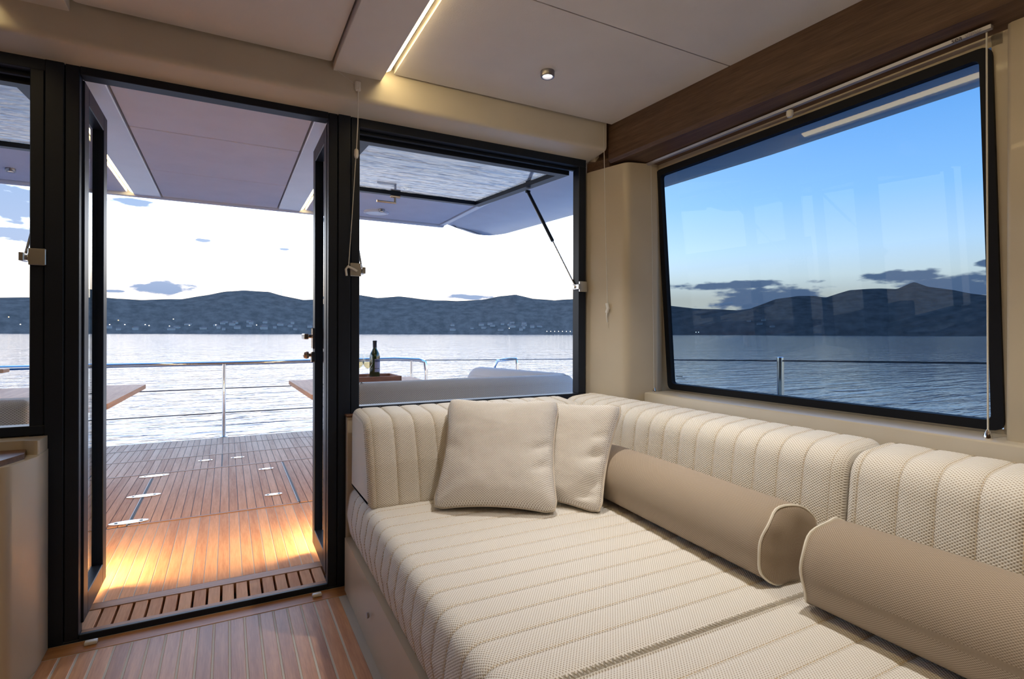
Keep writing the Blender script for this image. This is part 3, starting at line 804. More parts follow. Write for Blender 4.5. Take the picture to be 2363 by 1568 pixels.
# ---- square pillows
def pillow(label, c, yaw, lean, size, thick, seed, dents):
    """c: middle of the bottom edge on the seat; yaw: bearing of the front face; lean back from vertical"""
    N = 44; rot = Matrix.Rotation(yaw, 3, 'Z') @ Matrix.Rotation(-lean, 3, 'X')
    C0 = Vector(c); h = size / 2
    def shape(u, v, s):
        # u, v in -1..1; edges drawn in between the corners
        ku = 1 - .085 * (1 - v * v) * abs(u) ** 3; kv = 1 - .085 * (1 - u * u) * abs(v) ** 3
        X = u * h * (1 - .10 * (1 - v * v)) ; Z = v * h * (1 - .10 * (1 - u * u))
        rr = .12
        t = thick * (max(0, (1 - u ** 4)) * max(0, (1 - v ** 4))) ** .42
        w = mno.fractal(Vector((u * 2.2 + seed, v * 2.2, s * 3.0)), .8, 2, 3) * .004
        for (du, dv, au, av, dep, wid) in dents:
            du_, dv_ = u - du, v - dv
            al = du_ * au + dv_ * av; ac = -du_ * av + dv_ * au
            w -= dep * math.exp(-(ac / wid) ** 2) * math.exp(-(al / .30) ** 2)
        e = min(1, (1 - max(abs(u), abs(v))) * 5)
        Y = -s * (t + w * e * 1.0)
        return Vector((X, Y, Z))
    V, UV, F = [], [], []
    idx = {}
    for s in (1, -1):
        for i in range(N + 1):
            for j in range(N + 1):
                u, v = 2 * i / N - 1, 2 * j / N - 1
                edge = i in (0, N) or j in (0, N)
                if s == -1 and edge: continue
                # round the four corners
                uu, vv = u, v
                m_ = max(abs(u), abs(v))
                if abs(u) > .8 and abs(v) > .8:
                    k = 1 - .055 * ((abs(u) - .8) / .2) * ((abs(v) - .8) / .2); uu, vv = u * k, v * k
                p = shape(uu, vv, s)
                if edge: p.y = 0
                idx[(s, i, j)] = len(V); V.append(p); UV.append((u * h, v * h))
    g = lambda s, i, j: idx.get((s, i, j), idx.get((1, i, j)))
    for s in (1, -1):
        for i in range(N):
            for j in range(N):
                F.append([g(s, i, j), g(s, i + 1, j), g(s, i + 1, j + 1), g(s, i, j + 1)])
    zmin = min((rot @ v).z for v in V)
    off = C0 - Vector((0, 0, zmin)) - Vector(((rot @ Vector((0, 0, -h))).x, (rot @ Vector((0, 0, -h))).y, 0))
    W = [rot @ v + off for v in V]
    root = empty('pillow', C0); tag(root, label, 'pillow', 'square pillows on the settee')
    mesh_obj('cover', W, F, M['pil'], root, uv=UV, smooth=True)
    ring = [(i, 0) for i in range(N)] + [(N, j) for j in range(N)] + [(i, N) for i in range(N, 0, -1)] + [(0, j) for j in range(N, 0, -1)]
    tube('piping', [W[idx[(1, i, j)]] for i, j in ring], .0032, M['pil2'], root, 6, True)
    return root
M['pil2'] = plain('cream_pillow_piping', (.70, .62, .52), .8)
pillow('square cream woven pillow in front, leaning on the back cushion', (.780, 1.602, .404), math.radians(-34), math.radians(37), .428, .072, 1.3,
       [(1.0, .10, .9, .43, .020, .07), (1.0, -.25, .9, .43, .016, .07), (-1.0, .05, .9, -.43, .012, .09), (-.9, -.8, .7, .7, .014, .12), (0, .95, .0, 1, .010, .25)])
pillow('square cream woven pillow half hidden behind the front pillow', (.990, 1.600, .404), math.radians(-60), math.radians(31), .400, .056, 5.1,
       [(1.0, .0, .9, .43, .022, .08), (.9, -.55, .8, .6, .026, .09), (.75, -.8, .9, .4, .018, .07), (1.0, .35, .9, .3, .012, .08)])

# ---- bolsters
def bolster(label, a, b, r, seed):
    """round bolster from point a to point b (ends of the axis)"""
    a, b = Vector(a), Vector(b); ax = (b - a); L_ = ax.length; ax.normalize()
    side = ax.cross(Vector((0, 0, 1))).normalized(); up = side.cross(ax)
    n = 48; V, F, UV = [], [], []
    prof = [(0.0, -.006), (.35, -.005), (.7, -.002), (.93, .004), (1.0, .010)]
    st = [(x, k) for k, x in prof] if False else None
    rings = []
    for k, x in prof: rings.append((x, k))
    for i in range(1, 24): rings.append((.010 + (L_ - .02) * i / 24, 1 + .018 * math.sin(math.pi * i / 24) ** .5))
    for k, x in reversed(prof): rings.append((L_ - x, k))
    d0 = 0
    for ri, (x, k) in enumerate(rings):
        d0 += 0 if ri == 0 else math.hypot(x - rings[ri - 1][0], (k - rings[ri - 1][1]) * r)
        for q in range(n):
            th = 2 * math.pi * q / n
            w = 1 + .012 * mno.noise(Vector((x * 7 + seed, math.cos(th) * 1.5, math.sin(th) * 1.5)))
            endf = math.exp(-min(x, L_ - x) / .05)
            dx = (.005 * math.sin(4 * th + seed) + .0035 * math.sin(7 * th + 2 * seed)) * endf * (1 if k > .8 else 0)
            rr = r * k * w
            z = math.sin(th) * rr
            if z < -.4 * r: z = -.4 * r + .5 * r * math.tanh((z + .4 * r) / (.5 * r))
            V.append(a + ax * (x + dx) + side * math.cos(th) * rr + up * z); UV.append((d0, th * r))
    for i in range(len(rings) - 1):
        for q in range(n): F.append([i * n + q, i * n + (q + 1) % n, (i + 1) * n + (q + 1) % n, (i + 1) * n + q])
    zmin = min(v.z for v in V); dz = .4035 - zmin
    V = [v + Vector((0, 0, dz)) for v in V]
    root = empty('bolster', V[0]); tag(root, label, 'bolster', 'taupe bolsters on the settee')
    # seam duplicates for clean uv
    mesh_obj('cover', V, F, M['bol'], root, uv=UV, smooth=True, auto=60)
    for ri in (4, len(rings) - 5):
        tube('piping', [V[ri * n + q] for q in range(n)], .0034, M['pipe'], root, 6, True)
    return root
bolster('taupe bolster with cream piping lying aft, its far end behind the pillow', (1.197, .822, .50), (1.262, 1.65, .50), .101, .4)
bolster('taupe bolster with cream piping cut off by the right edge of the photo', (1.185, .735, .50), (1.170, -.06, .50), .102, 2.2)

# ---- cabinet at the left edge
cb = empty('side_cabinet', (-.9, 2.05, 0)); tag(cb, 'cream side cabinet with walnut top beside the open door', 'cabinet')
cp = rpoly([(-1.94, 1.935, 0), (-.530, 1.935, .03), (-.497, 2.06, .0), (-.500, 2.185, 0), (-1.94, 2.185, 0)], 5)
v, f = prism_vf(cp, lambda p: (p[0], p[1], 0), lambda p: (p[0], p[1], .632)); mesh_obj('body', v, f, M['gel'], cb, smooth=True, auto=35)
cp = rpoly([(-1.94, 2.115, 0), (-.545, 2.115, .02), (-.500, 2.085, .01), (-.502, 2.185, 0), (-1.94, 2.185, 0)], 4)
v, f = prism_vf(cp, lambda p: (p[0], p[1], .632), lambda p: (p[0], p[1], .674)); mesh_obj('back_ledge', v, f, M['gel'], cb, smooth=True, auto=35)
cp = [(-1.90, 1.918), (-.560, 1.918), (-.520, 2.035), (-.535, 2.112), (-1.90, 2.112)]
v, f = prism_vf(cp, lambda p: (p[0], p[1], .632), lambda p: (p[0], p[1], .648)); mesh_obj('walnut_top', v, f, M['walnutx'], cb)
box('door_front', -1.2, -.60, 1.928, 1.936, .06, .60, M['gel'], cb, .004, 2)
box('pull_recess', -.650, -.612, 1.925, 1.930, .46, .57, M['beam'], cb, .004, 2)

# ---- door stops on the floor
for k, (px, py) in enumerate(((212, 1487), (733, 1376))):
    x, y = on_z(px, py, .004)
    o = box('door_stop', x - .017, x + .017, y - .010, y + .010, .0006, .012, M['white'], None, .003, 2)
    tag(o, ('small white door stop on the floor by the cabinet', 'small white door stop on the floor by the settee plinth')[k], 'door stop', 'floor door stops')

# ---- lights
def downlight(x, y, z, label, grp, power, warm=(1.0, .95, .88), size=84, blend=.85, seen=True):
    r = empty('downlight', (x, y, z)); tag(r, label, 'ceiling light', grp)
    lathe('trim_ring', [(.0265, 0), (.0265, -.020), (.0250, -.022), (.0205, -.021), (.0190, -.010)], (x, y, z), M['ring'], r, 24)
    lathe('lens', [(.0190, -.011), (.0, -.011)], (x, y, z), M['spot'], r, 20)
    lt = bpy.data.lights.new('downlight_beam', 'SPOT'); lt.energy = power; lt.color = warm; lt.spot_size = math.radians(size); lt.spot_blend = blend; lt.shadow_soft_size = .018
    lo = bpy.data.objects.new('downlight_beam', lt); put(lo, r, (x, y, z - .026))
    return r
G1 = 'cabin ceiling downlights'
downlight(1.076, 1.751, 2.0, 'small round chrome downlight in the cabin ceiling above the pillows', G1, 42)
downlight(1.076, .72, 2.0, 'small round chrome downlight in the cabin ceiling above the near seat', G1, 46)
downlight(1.076, -.6, 2.0, 'small round chrome downlight in the starboard cabin ceiling behind the viewer', G1, 20)
downlight(-1.16, 1.30, 2.0, 'small round chrome downlight in the port cabin ceiling nearest the door', G1, 24)
downlight(-1.16, .1, 2.0, 'small round chrome downlight in the port cabin ceiling behind the viewer', G1, 20)
G2 = 'cockpit roof downlights'
downlight(1.15, 4.545, 2.05, 'tiny downlight on the cockpit roof beside the round white disc', G2, 3)
downlight(1.138, 3.76, 2.05, 'bright downlight on the cockpit roof above the open window sash', G2, 3)
downlight(-1.234, 4.552, 2.05, 'tiny downlight on the cockpit roof at the far left', G2, 3)
def led(xe, sx, y0, y1, z, label, grp):
    """strip light on the side of a trough: xe is the trough edge, sx the side it shines to"""
    r = empty('led_strip', (xe, (y0 + y1) / 2, z)); tag(r, label, 'strip light', grp)
    sec = [(xe + sx * .001, z), (xe + sx * .025, z + .015), (xe + sx * .025, z + .020), (xe + sx * .001, z + .020)]
    v, f = prism_vf(sec, lambda p: (p[0], y0, p[1]), lambda p: (p[0], y1, p[1])); mesh_obj('diffuser', v, f, M['led'], r)
    x0, x1 = sorted((xe + sx * .001, xe + sx * .026))
    box('channel', x0, x1, y0, y1 + .012, z + .020, z + .026, M['alu'], r)
c = -.0425
led(.520, 1, -2.5, 2.025, 1.984, 'warm LED strip in the cabin ceiling slot above the settee', 'cabin LED strips')
led(2 * c - .520, -1, -2.5, 2.025, 1.984, 'warm LED strip in the cabin ceiling slot at the upper left corner', 'cabin LED strips')
led(.547, 1, 2.4, 4.88, 2.044, 'warm LED strip in the cockpit roof seen past the right door leaf', 'cockpit LED strips')
led(-.628, -1, 2.4, 4.88, 2.044, 'warm LED strip in the cockpit roof seen past the left door leaf', 'cockpit LED strips')
# courtesy lights low on the seat fronts either side of the door
for k, (x, s) in enumerate(((-.60, 1), (.53, -1))):
    r = empty('courtesy_light', (x, 2.66, .17)); tag(r, ('low amber courtesy light on the port cockpit seat front', 'low amber courtesy light on the starboard cockpit seat front')[k], 'courtesy light', 'cockpit courtesy lights')
    a = lathe('bezel', [(.026, 0), (.026, s * .006), (.018, s * .008)], (x, 2.66, .17), M['chrome'], r, 20, 'X')
    lathe('lens', [(.018, s * .0075), (.0, s * .0075)], (x, 2.66, .17), M['court'], r, 16, 'X')
    lt = bpy.data.lights.new('courtesy_beam', 'SPOT'); lt.energy = 32; lt.color = (1, .66, .26); lt.spot_size = math.radians(170); lt.spot_blend = 1.0; lt.shadow_soft_size = .045
    lo = bpy.data.objects.new('courtesy_beam', lt); put(lo, r, (x + s * .012, 2.66, .17))
    d = Vector((s * .6, .55, -.35)); lo.rotation_euler = d.to_track_quat('-Z', 'Y').to_euler()

# ---- roller blind cassette over the big window, with its guide wires
bl = empty('roller_blind', (1.74, 1.3, 1.79)); tag(bl, 'grey roller blind cassette with side guide wires over the big window', 'blind')
v, f = prism_vf([(1.737, 1.802), (1.739, 1.793), (1.750, 1.791), (1.754, 1.801)], lambda p: (p[0], .650, p[1]), lambda p: (p[0], 1.955, p[1]))
mesh_obj('bottom_bar', v, f, M['alu'], bl)
tube('guide_wire', [(1.752, 1.925, 1.79), (1.775, 1.925, .735)], .0011, M['cord'], bl, 6)
tube('guide_wire', [(1.752, .664, 1.79), (1.765, .664, .745)], .0022, M['cord'], bl, 6)
lathe('wire_anchor', [(.009, 0), (.009, .006), (.003, .020)], (1.775, 1.925, .727), M['chrome'], bl, 12)
lathe('wire_anchor', [(.010, 0), (.010, .007), (.003, .024)], (1.765, .664, .727), M['chrome'], bl, 12)
lathe('pull_knob', [(.004, .0), (.011, -.004), (.012, -.018), (.008, -.026)], (1.744, 1.215, 1.789), M['white'], bl, 14)
def text(body, size, m, parent, mat4, name):
    cu = bpy.data.curves.new(name, 'FONT'); cu.body = body; cu.size = size; cu.extrude = .0002
    t = bpy.data.objects.new(name, cu); COL.objects.link(t)
    dg = bpy.context.evaluated_depsgraph_get(); me = bpy.data.meshes.new_from_object(t.evaluated_get(dg))
    bpy.data.objects.remove(t); me.transform(mat4)
    vs = [v.co.copy() for v in me.vertices]; fs = [list(p.vertices) for p in me.polygons]
    return mesh_obj(name, vs, fs, m, parent)
M['ink'] = plain('dark_print', (.06, .05, .06), .6); M['ink2'] = plain('pale_print', (.34, .31, .33), .6)
# lettering on the inboard face of the bar, reading forward
nx = Vector((-1, 0, -.25)).normalized(); dirv = Vector((0, -1, 0)); upv = nx.cross(dirv).normalized()
base = Vector((1.7372, .735, 1.7905))
R_ = Matrix((dirv, upv, nx)).transposed().to_4x4(); 
text('sea', .019, M['ink'], bl, Matrix.Translation(base) @ R_, 'lettering')
text('view', .019, M['ink2'], bl, Matrix.Translation(base + dirv * .0295) @ R_, 'lettering')

# ---- blind cords of the aft windows
c1 = empty('blind_cord', (.45, 2.05, 1.25)); tag(c1, 'white blind cord hanging down the black post by the door', 'cord', 'blind cords')
tube('cord', [(.335, 2.052, 1.995), (.36, 2.056, 1.965), (.425, 2.058, 1.930)], .0012, M['cord'], c1, 5)
tube('cord', [(.430, 2.050, 1.920), (.436, 2.085, 1.80), (.438, 2.12, 1.70)], .0020, M['cord'], c1, 6)
tube('cord', [(.437, 2.122, 1.69), (.428, 2.15, 1.45), (.418, 2.165, 1.255)], .0016, M['cord'], c1, 6)
a, b = join_vf([box_vf(.418, .440, 2.050, 2.062, 1.908, 1.946, .004)]); mesh_obj('cord_guide', a, b, M['white'], c1)
lathe('toggle', [(.003, .018), (.008, .012), (.009, -.008), (.006, -.018)], (.438, 2.120, 1.695), M['white'], c1, 12)
a, b = join_vf([tube_vf([(.412, 2.170, 1.225), (.408, 2.165, 1.25), (.416, 2.165, 1.262), (.44, 2.167, 1.252), (.452, 2.17, 1.246)], .0045, 8)]); mesh_obj('cord_cleat', a, b, M['white'], c1)
c2 = empty('blind_cord', (1.6, 2.03, 1.1)); tag(c2, 'thin white blind cord hanging against the cream corner column', 'cord', 'blind cords')
tube('cord', [(1.575, 2.055, 1.99), (1.592, 2.060, 1.5), (1.604, 2.060, 1.14)], .0016, M['cord'], c2, 6)
a, b = join_vf([tube_vf([(1.603, 2.062, 1.145), (1.604, 2.055, 1.12), (1.600, 2.06, 1.10)], .008, 8), tube_vf([(1.598, 2.055, 1.115), (1.592, 2.05, 1.085), (1.60, 2.055, 1.055)], .003, 6)])
mesh_obj('cord_cleat', a, b, M['white'], c2)

# =================================================================== THINGS IN THE COCKPIT
def hoop(name, label, cat, tubes, m=M['chrome'], group=None):
    pass
# stern rail
sr = empty('stern_rail', (0, 5.86, 0)); tag(sr, 'polished steel stern rail with two wires along the aft deck edge', 'railing')
tube('top_rail', [(-3.2, 5.78, .702), (-1.2, 5.86, .706), (-.03, 5.87, .706), (.9, 5.86, .712), (1.62, 5.83, .716), (1.88, 5.77, .704), (1.945, 5.75, .68), (1.955, 5.75, .58), (1.955, 5.75, 0)], .0205, M['chrome'], sr, 12)
for x, y in ((-.031, 5.862), (1.80, 5.79), (-1.9, 5.83), (.98, 5.855)):
    if x == .98: continue
    tube('post', [(x, y, 0), (x, y, .70)], .0165, M['chrome'], sr, 12)
for z in (.465, .232):
    tube('wire', [(-3.2, 5.78, z), (-.03, 5.862, z), (1.80, 5.79, z)], .0055, M['dsteel'], sr, 6)
lathe('post_foot', [(.034, 0), (.034, .006), (.018, .010)], (-.031, 5.862, 0), M['chrome'], sr, 16)
# lifeline down the starboard side
ll = empty('lifeline', (2.75, 3, .8)); tag(ll, 'thin wire lifeline running along the starboard deck edge', 'lifeline')
tube('wire', [(1.95, 5.75, .70), (2.60, 5.27, .712), (2.70, 4.9, .73), (2.75, 3.98, .772), (2.75, 1.97, .850), (2.75, 1.0, .884), (2.75, -2, .97)], .0052, M['dsteel'], ll, 6)
st = empty('stanchion', (2.75, 1.97, .1)); tag(st, 'polished steel stanchion seen through the big window', 'stanchion')
lathe('post', [(.020, .10), (.020, .845), (.018, .868), (.010, .872)], (2.75, 1.97, 0), M['chrome'], st, 16)
lathe('foot', [(.04, .10), (.04, .108), (.021, .115)], (2.75, 1.97, 0), M['chrome'], st, 16)
gh = empty('boarding_gate_hoop', (2.68, 5.0, 0)); tag(gh, 'small bent steel gate hoop behind the cockpit sofa', 'railing')
tube('hoop', [(2.55, 5.30, .1), (2.575, 5.28, .64), (2.60, 5.25, .705), (2.70, 5.17, .722), (2.76, 5.12, .725), (2.765, 5.115, .66), (2.765, 5.115, .1)], .017, M['chrome'], gh, 10)

# cockpit sofa, starboard
def pad(name, poly, z0, z1, m, parent, r=.03, uvs=True):
    """soft block from a plan polygon with rounded top edge"""
    V, UV, F = [], [], []; rings = []
    for k in range(6):
        t = k / 5 * math.pi / 2; rings.append((r - r * math.cos(t) if False else r * (1 - math.cos(t)), z1 - r + r * math.sin(t)))
    rings = [(0, z0)] + [(d, z) for d, z in rings]
    n = len(poly); al = arc_len(poly)
    for d, z in rings:
        q = inset_poly(poly, d)
        for i, p in enumerate(q): V.append((p[0], p[1], z)); UV.append((al[i], z + d))
    for i in range(len(rings) - 1):
        for k in range(n): F.append([i * n + k, i * n + (k + 1) % n, (i + 1) * n + (k + 1) % n, (i + 1) * n + k])
    F.append(list(range(n))[::-1]); F.append([(len(rings) - 1) * n + k for k in range(n)])
    return mesh_obj(name, V, F, m, parent, uv=UV, smooth=True, auto=50)
cs = empty('cockpit_sofa', (1.2, 3.4, 0)); tag(cs, 'white cockpit sofa with grey woven back cushions outside the aft window', 'sofa')
base = rpoly([(.54, 2.62, .03), (1.92, 2.62, .03), (1.96, 4.6, .08), (1.40, 4.6, .08), (1.40, 3.16, .02), (.54, 3.16, .06)], 5)
v, f = prism_vf(base, lambda p: (p[0], p[1], 0), lambda p: (p[0], p[1], .32)); mesh_obj('base', v, f, M['gelw'], cs)
pad('seat', dense(rpoly([(.545, 2.78, .03), (1.84, 2.78, .03), (1.84, 4.55, .08), (1.41, 4.55, .08), (1.41, 3.15, .02), (.545, 3.15, .06)], 5), .12), .32, .44, M['sofa'], cs)
pad('backrest', dense(rpoly([(.548, 2.655, .03), (1.83, 2.655, .03), (1.83, 2.80, .06), (.548, 2.80, .06)], 5), .08), .44, .752, M['sofa'], cs, .045)
# side backrest, rising towards its rounded aft end
V, F, UV = [], [], []
NS = 26
for i in range(NS + 1):
    t = i / NS; y = 2.86 + 1.19 * t; xo = 1.90 - .07 * t
    zt = .750 - .020 * t
    e = 1 - max(0, (t - .88) / .12) ** 2.4 * .55
    zt = .44 + (zt - .44) * max(.02, math.sqrt(max(0, e)))
    sec = rpoly([(xo - .145, .44, .01), (xo - .11, zt, .06), (xo + .01, zt, .05), (xo + .03, .44, .01)], 5)
    for j, p in enumerate(sec): V.append((p[0], y, p[1])); UV.append((y, j * .03))
n = len(sec)
for i in range(NS):
    for k in range(n): F.append([i * n + k, i * n + (k + 1) % n, (i + 1) * n + (k + 1) % n, (i + 1) * n + k])
F.append(list(range(n))[::-1]); F.append([NS * n + k for k in range(n)])
mesh_obj('backrest', V, F, M['sofa'], cs, uv=UV, smooth=True, auto=55)
# port cockpit sofa
ps = empty('cockpit_sofa', (-1.1, 3.2, 0)); tag(ps, 'white cockpit sofa with grey woven cushion at the left edge outside', 'sofa')
base = rpoly([(-1.95, 2.62, .03), (-.61, 2.62, .03), (-.61, 3.0, .08), (-.755, 3.3, .1), (-.752, 4.45, .10), (-1.95, 4.55, .05)], 5)
v, f = prism_vf(base, lambda p: (p[0], p[1], 0), lambda p: (p[0], p[1], .32)); mesh_obj('base', v, f, M['gelw'], ps)
pad('seat', dense(rpoly([(-1.9, 2.78, .03), (-.62, 2.78, .03), (-.62, 3.0, .06), (-.80, 3.3, .08), (-.80, 4.45, .05), (-1.9, 4.5, .05)], 5), .12), .32, .43, M['sofa'], ps)
pad('backrest', dense(rpoly([(-1.9, 2.655, .03), (-.66, 2.655, .03), (-.66, 2.80, .05), (-1.9, 2.80, .05)], 5), .08), .43, .742, M['sofa'], ps, .03)

# folding teak tables
def table(name, label, pts, z, legx, legy):
    r = empty(name, (legx, legy, 0)); tag(r, label, 'table', 'teak cockpit tables')
    v, f = prism_vf(pts, lambda p: (p[0], p[1], z - .028), lambda p: (p[0], p[1], z)); mesh_obj('top', v, f, M['table'], r)
    lathe('pedestal', [(.12, 0), (.12, .012), (.04, .03), (.035, .10), (.035, z - .06), (.10, z - .0285)], (legx, legy, 0), M['chrome'], r, 20)
    return r
table('cockpit_table', 'teak cockpit table holding the wine tray, starboard of the door', rpoly([(.397, 4.27, .012), (.42, 3.22, .10), (.52, 3.0, .15), (1.30, 3.0, .1), (1.30, 4.22, .03)], 6), .65, .86, 3.62)
table('cockpit_table', 'teak cockpit table partly hidden behind the left door leaf', rpoly([(-.487, 4.37, .012), (-1.35, 4.42, .03), (-1.35, 3.1, .1), (-.62, 3.1, .1), (-.52, 3.25, .05)], 6), .65, -.93, 3.74)
# tray, bottle, glasses
ty = empty('serving_tray', (.93, 3.98, .65)); tag(ty, 'shallow brown wooden tray on the starboard table', 'tray')
M['tray'] = wood('tray_wood', (.20, .08, .05), (.40, .19, .12), grain=(3, 30, 30), rough=.5, spread=.1)
box('tray_bottom', .70, 1.12, 3.86, 4.14, .651, .659, M['tray'], ty)
for (x0, x1, y0, y1) in ((.70, 1.12, 3.85, 3.862), (.70, 1.12, 4.138, 4.15), (.695, .707, 3.85, 4.15), (1.113, 1.125, 3.85, 4.15)):
    box('tray_side', x0, x1, y0, y1, .651, .688, M['tray'], ty, .002)
bx, by = .964, 4.0; bz = .659
M['bottle'] = plain('dark_green_bottle_glass', (.020, .035, .008), .06, spec=.8)
M['capsule'] = plain('dark_capsule_foil', (.012, .018, .035), .35)
M['label'] = plain('lilac_paper_label', (.30, .28, .40), .6); M['label2'] = plain('dark_label_band', (.06, .06, .12), .6)
bt = empty('wine_bottle', (bx, by, bz)); tag(bt, 'dark green wine bottle with lilac label on the tray', 'bottle')
lathe('glass_body', [(.030, 0), (.036, .004), (.0375, .012), (.0375, .165), (.034, .190), (.024, .208), (.0155, .225), (.0140, .238), (.0140, .279), (.0120, .281)], (bx, by, bz), M['bottle'], bt, 28)
lathe('capsule', [(.0146, .228), (.0146, .272), (.0158, .274), (.0158, .284), (.013, .286)], (bx, by, bz), M['capsule'], bt, 20)
def wrap(nm, h0, h1, a0, a1, m, r=.0379):
    V, F = [], []
    for i in range(13):
        a = a0 + (a1 - a0) * i / 12
        for h in (h0, h1):
            for rr in (r, r - .0003): V.append((bx + rr * math.sin(a), by - rr * math.cos(a), bz + h))
    for i in range(12):
        p, q = i * 4, i * 4 + 4
        F += [[p, q, q + 2, p + 2], [p + 1, p + 3, q + 3, q + 1], [p, p + 1, q + 1, q], [p + 2, q + 2, q + 3, p + 3]]
    return mesh_obj(nm, V, F, m, bt, smooth=True, auto=50)
wrap('label', .082, .150, -.25, 1.9, M['label']); wrap('label', .055, .078, -.25, 1.9, M['label']); wrap('label_band', .128, .146, -.2, 1.85, M['label2'], .0382)
M['wglass'] = glass('wine_glass', (.96, .97, .97), .8)
def liquid():
    m, nt, o = new_mat('white_wine'); t = node(nt, 'ShaderNodeBsdfTransparent'); t.inputs[0].default_value = (.99, .90, .68, 1)
    g = node(nt, 'ShaderNodeBsdfGlossy'); g.inputs['Roughness'].default_value = .02
    mx = node(nt, 'ShaderNodeMixShader'); mx.inputs[0].default_value = .06
    nt.links.new(t.outputs[0], mx.inputs[1]); nt.links.new(g.outputs[0], mx.inputs[2]); nt.links.new(mx.outputs[0], o.inputs[0]); return m
M['wine'] = liquid()
for k, (gx, gy, lab) in enumerate(((.900, 3.945, 'stemmed glass of white wine touching the bottle'), (.862, 4.050, 'stemmed glass of white wine next to the black post'))):
    r = empty('wine_glass', (gx, gy, bz)); tag(r, lab, 'wine glass', 'wine glasses on the tray')
    lathe('stem', [(.030, 0), (.030, .002), (.006, .006), (.0035, .012), (.0032, .075), (.006, .082)], (gx, gy, bz), M['wglass'], r, 20)
    lathe('bowl', [(.004, .080), (.020, .092), (.034, .116), (.038, .128), (.036, .150), (.029, .185), (.0284, .185), (.0354, .150), (.0372, .128), (.0332, .117), (.0192, .0935), (.0034, .0815)], (gx, gy, bz), M['wglass'], r, 28, close=True)
    lathe('wine', [(.003, .083), (.0185, .0945), (.0325, .1175), (.0368, .127), (.0366, .130), (.0, .130)], (gx, gy, bz), M['wine'], r, 24)

# white disc on the cockpit roof
ds = empty('roof_speaker', (1.135, 4.67, 2.05)); tag(ds, 'round white speaker disc set into the cockpit roof', 'speaker')
lathe('bezel', [(.106, 0), (.106, -.008), (.092, -.018), (.088, -.014)], (1.135, 4.67, 2.05), M['gelw'], ds, 36)
lathe('grille', [(.089, -.010), (.0, -.013)], (1.135, 4.67, 2.05), M['white'], ds, 36)

# teak capped coaming on the port quarter
pc = empty('port_coaming', (-1.75, 4.3, 0)); tag(pc, 'white port coaming with teak cap beyond the port sofa', 'coaming')
box('cap', -2.6, -1.28, 4.60, 4.72, .735, .760, M['table'], pc, .004)
box('bracket_rail', -2.6, -1.33, 4.62, 4.70, .690, .735, M['gelw'], pc, .006)
box('bracket_leg', -1.60, -1.53, 4.63, 4.69, 0, .69, M['gelw'], pc, .006)

# =================================================================== FAR SHORE
M['house'] = plain('white_house_wall', (.26, .25, .24), .8, scale=.2); M['hroof'] = plain('terracotta_roof', (.16, .10, .08), .8, scale=.2)
def shore_pt(px, t):
    a, _ = azel(px, 700); R = R0 + (R1 - R0) * t
    return Vector((math.sin(a) * R, math.cos(a) * R, hill_z(a, t)))
hs = None
rnd = random.Random(3)
spots = []
def add_spots(n, xa, xb, ta, tb, where):
    tries = 0
    while n and tries < 4000:
        tries += 1
        q = (rnd.uniform(xa, xb), rnd.uniform(ta, tb)); pq = shore_pt(*q)
        if all((shore_pt(*o[:2]) - pq).length > 19 for o in spots): spots.append(q + (where,)); n -= 1
add_spots(22, 430, 716, .05, .16, 'the open door'); add_spots(18, 1040, 1250, .05, .16, 'the open aft window')
add_spots(5, 250, 430, .05, .10, 'the door left of the rail post'); add_spots(4, 1680, 1790, .1, .3, 'the big side window')
hroot = None
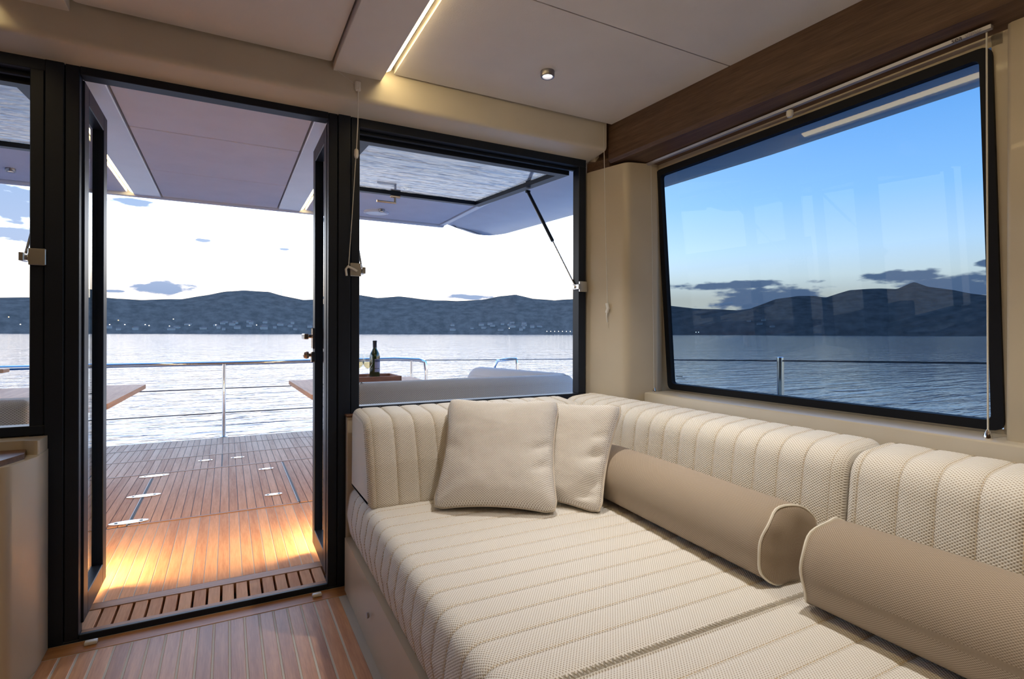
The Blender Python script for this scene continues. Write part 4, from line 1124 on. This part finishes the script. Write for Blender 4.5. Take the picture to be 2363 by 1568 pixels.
for k, (px, t, where) in enumerate(spots):
    p = shore_pt(px, t); w, d, h = rnd.uniform(5, 11), rnd.uniform(5, 8), rnd.uniform(3, 5.5)
    p.z -= .5
    r = empty('shore_house', p); tag(r, 'tiny pale house on the far shore seen through ' + where, 'house', 'far shore houses through ' + where)
    r.rotation_euler = (0, 0, -azel(px, 700)[0] + rnd.uniform(-.5, .5))
    if hs is None:
        hv, hf = box_vf(-.5, .5, -.5, .5, 0, 1)
        hs = bpy.data.meshes.new('house_walls'); hs.from_pydata(hv, [], hf); hs.materials.append(M['house'])
        rv, rff = prism_vf([(-.55, 0), (.55, 0), (0, .35)], lambda q: (-.55, q[0], 1 + q[1]), lambda q: (.55, q[0], 1 + q[1]))
        rm = bpy.data.meshes.new('house_roof'); rm.from_pydata(rv, [], rff); rm.materials.append(M['hroof'])
    for nm, me in (('walls', hs), ('roof', rm)):
        o = bpy.data.objects.new(nm, me); COL.objects.link(o); o.parent = r; o.scale = (w, d, h)
M['lamp_w'] = emit('street_lamp_white', (1.0, .95, .8), 6.0); M['lamp_o'] = emit('street_lamp_orange', (1.0, .55, .2), 6.0)
sp = [(20, 735, 1), (47, 752, 0), (253, 752, 0), (273, 742, 1), (288, 752, 0), (335, 752, 0), (344, 754, 0), (391, 755, 0), (400, 739, 0), (437, 753, 0), (498, 752, 0), (592, 752, 0)] + [(1262 + k * 9, 765, 0) for k in range(8)] + [(1175, 758, 0), (1606, 766, 0), (1612, 766, 0)]
lv, lf = lathe_vf([(0, -1), (.8, -.6), (1, 0), (.8, .6), (0, 1)], (0, 0, 0), 8)
lme = {}
for key in (0, 1):
    me = bpy.data.meshes.new('lamp_globe'); me.from_pydata(lv, [], lf); me.materials.append(M['lamp_o'] if key else M['lamp_w']); lme[key] = me
for px, py, org in sp:
    a, e = azel(px, py); R = 985.0
    p = Vector((math.sin(a) * R, math.cos(a) * R, 1 + math.tan(e) * R))
    o = bpy.data.objects.new('shore_lamp', lme[org]); o.scale = (.7, .7, .6); put(o, None, p)
    tag(o, 'tiny lit orange lamp on the far shore' if org else 'tiny lit white lamp on the far shore', 'street lamp', 'orange lamps on the far shore' if org else 'white lamps on the far shore')
p = shore_pt(648, 1.0)
mast = tube('radio_mast', [(p.x, p.y, p.z - 3), (p.x, p.y, p.z + 20)], .9, M['gelw'], None, 6); tag(mast, 'thin radio mast on the hilltop seen through the door', 'mast')
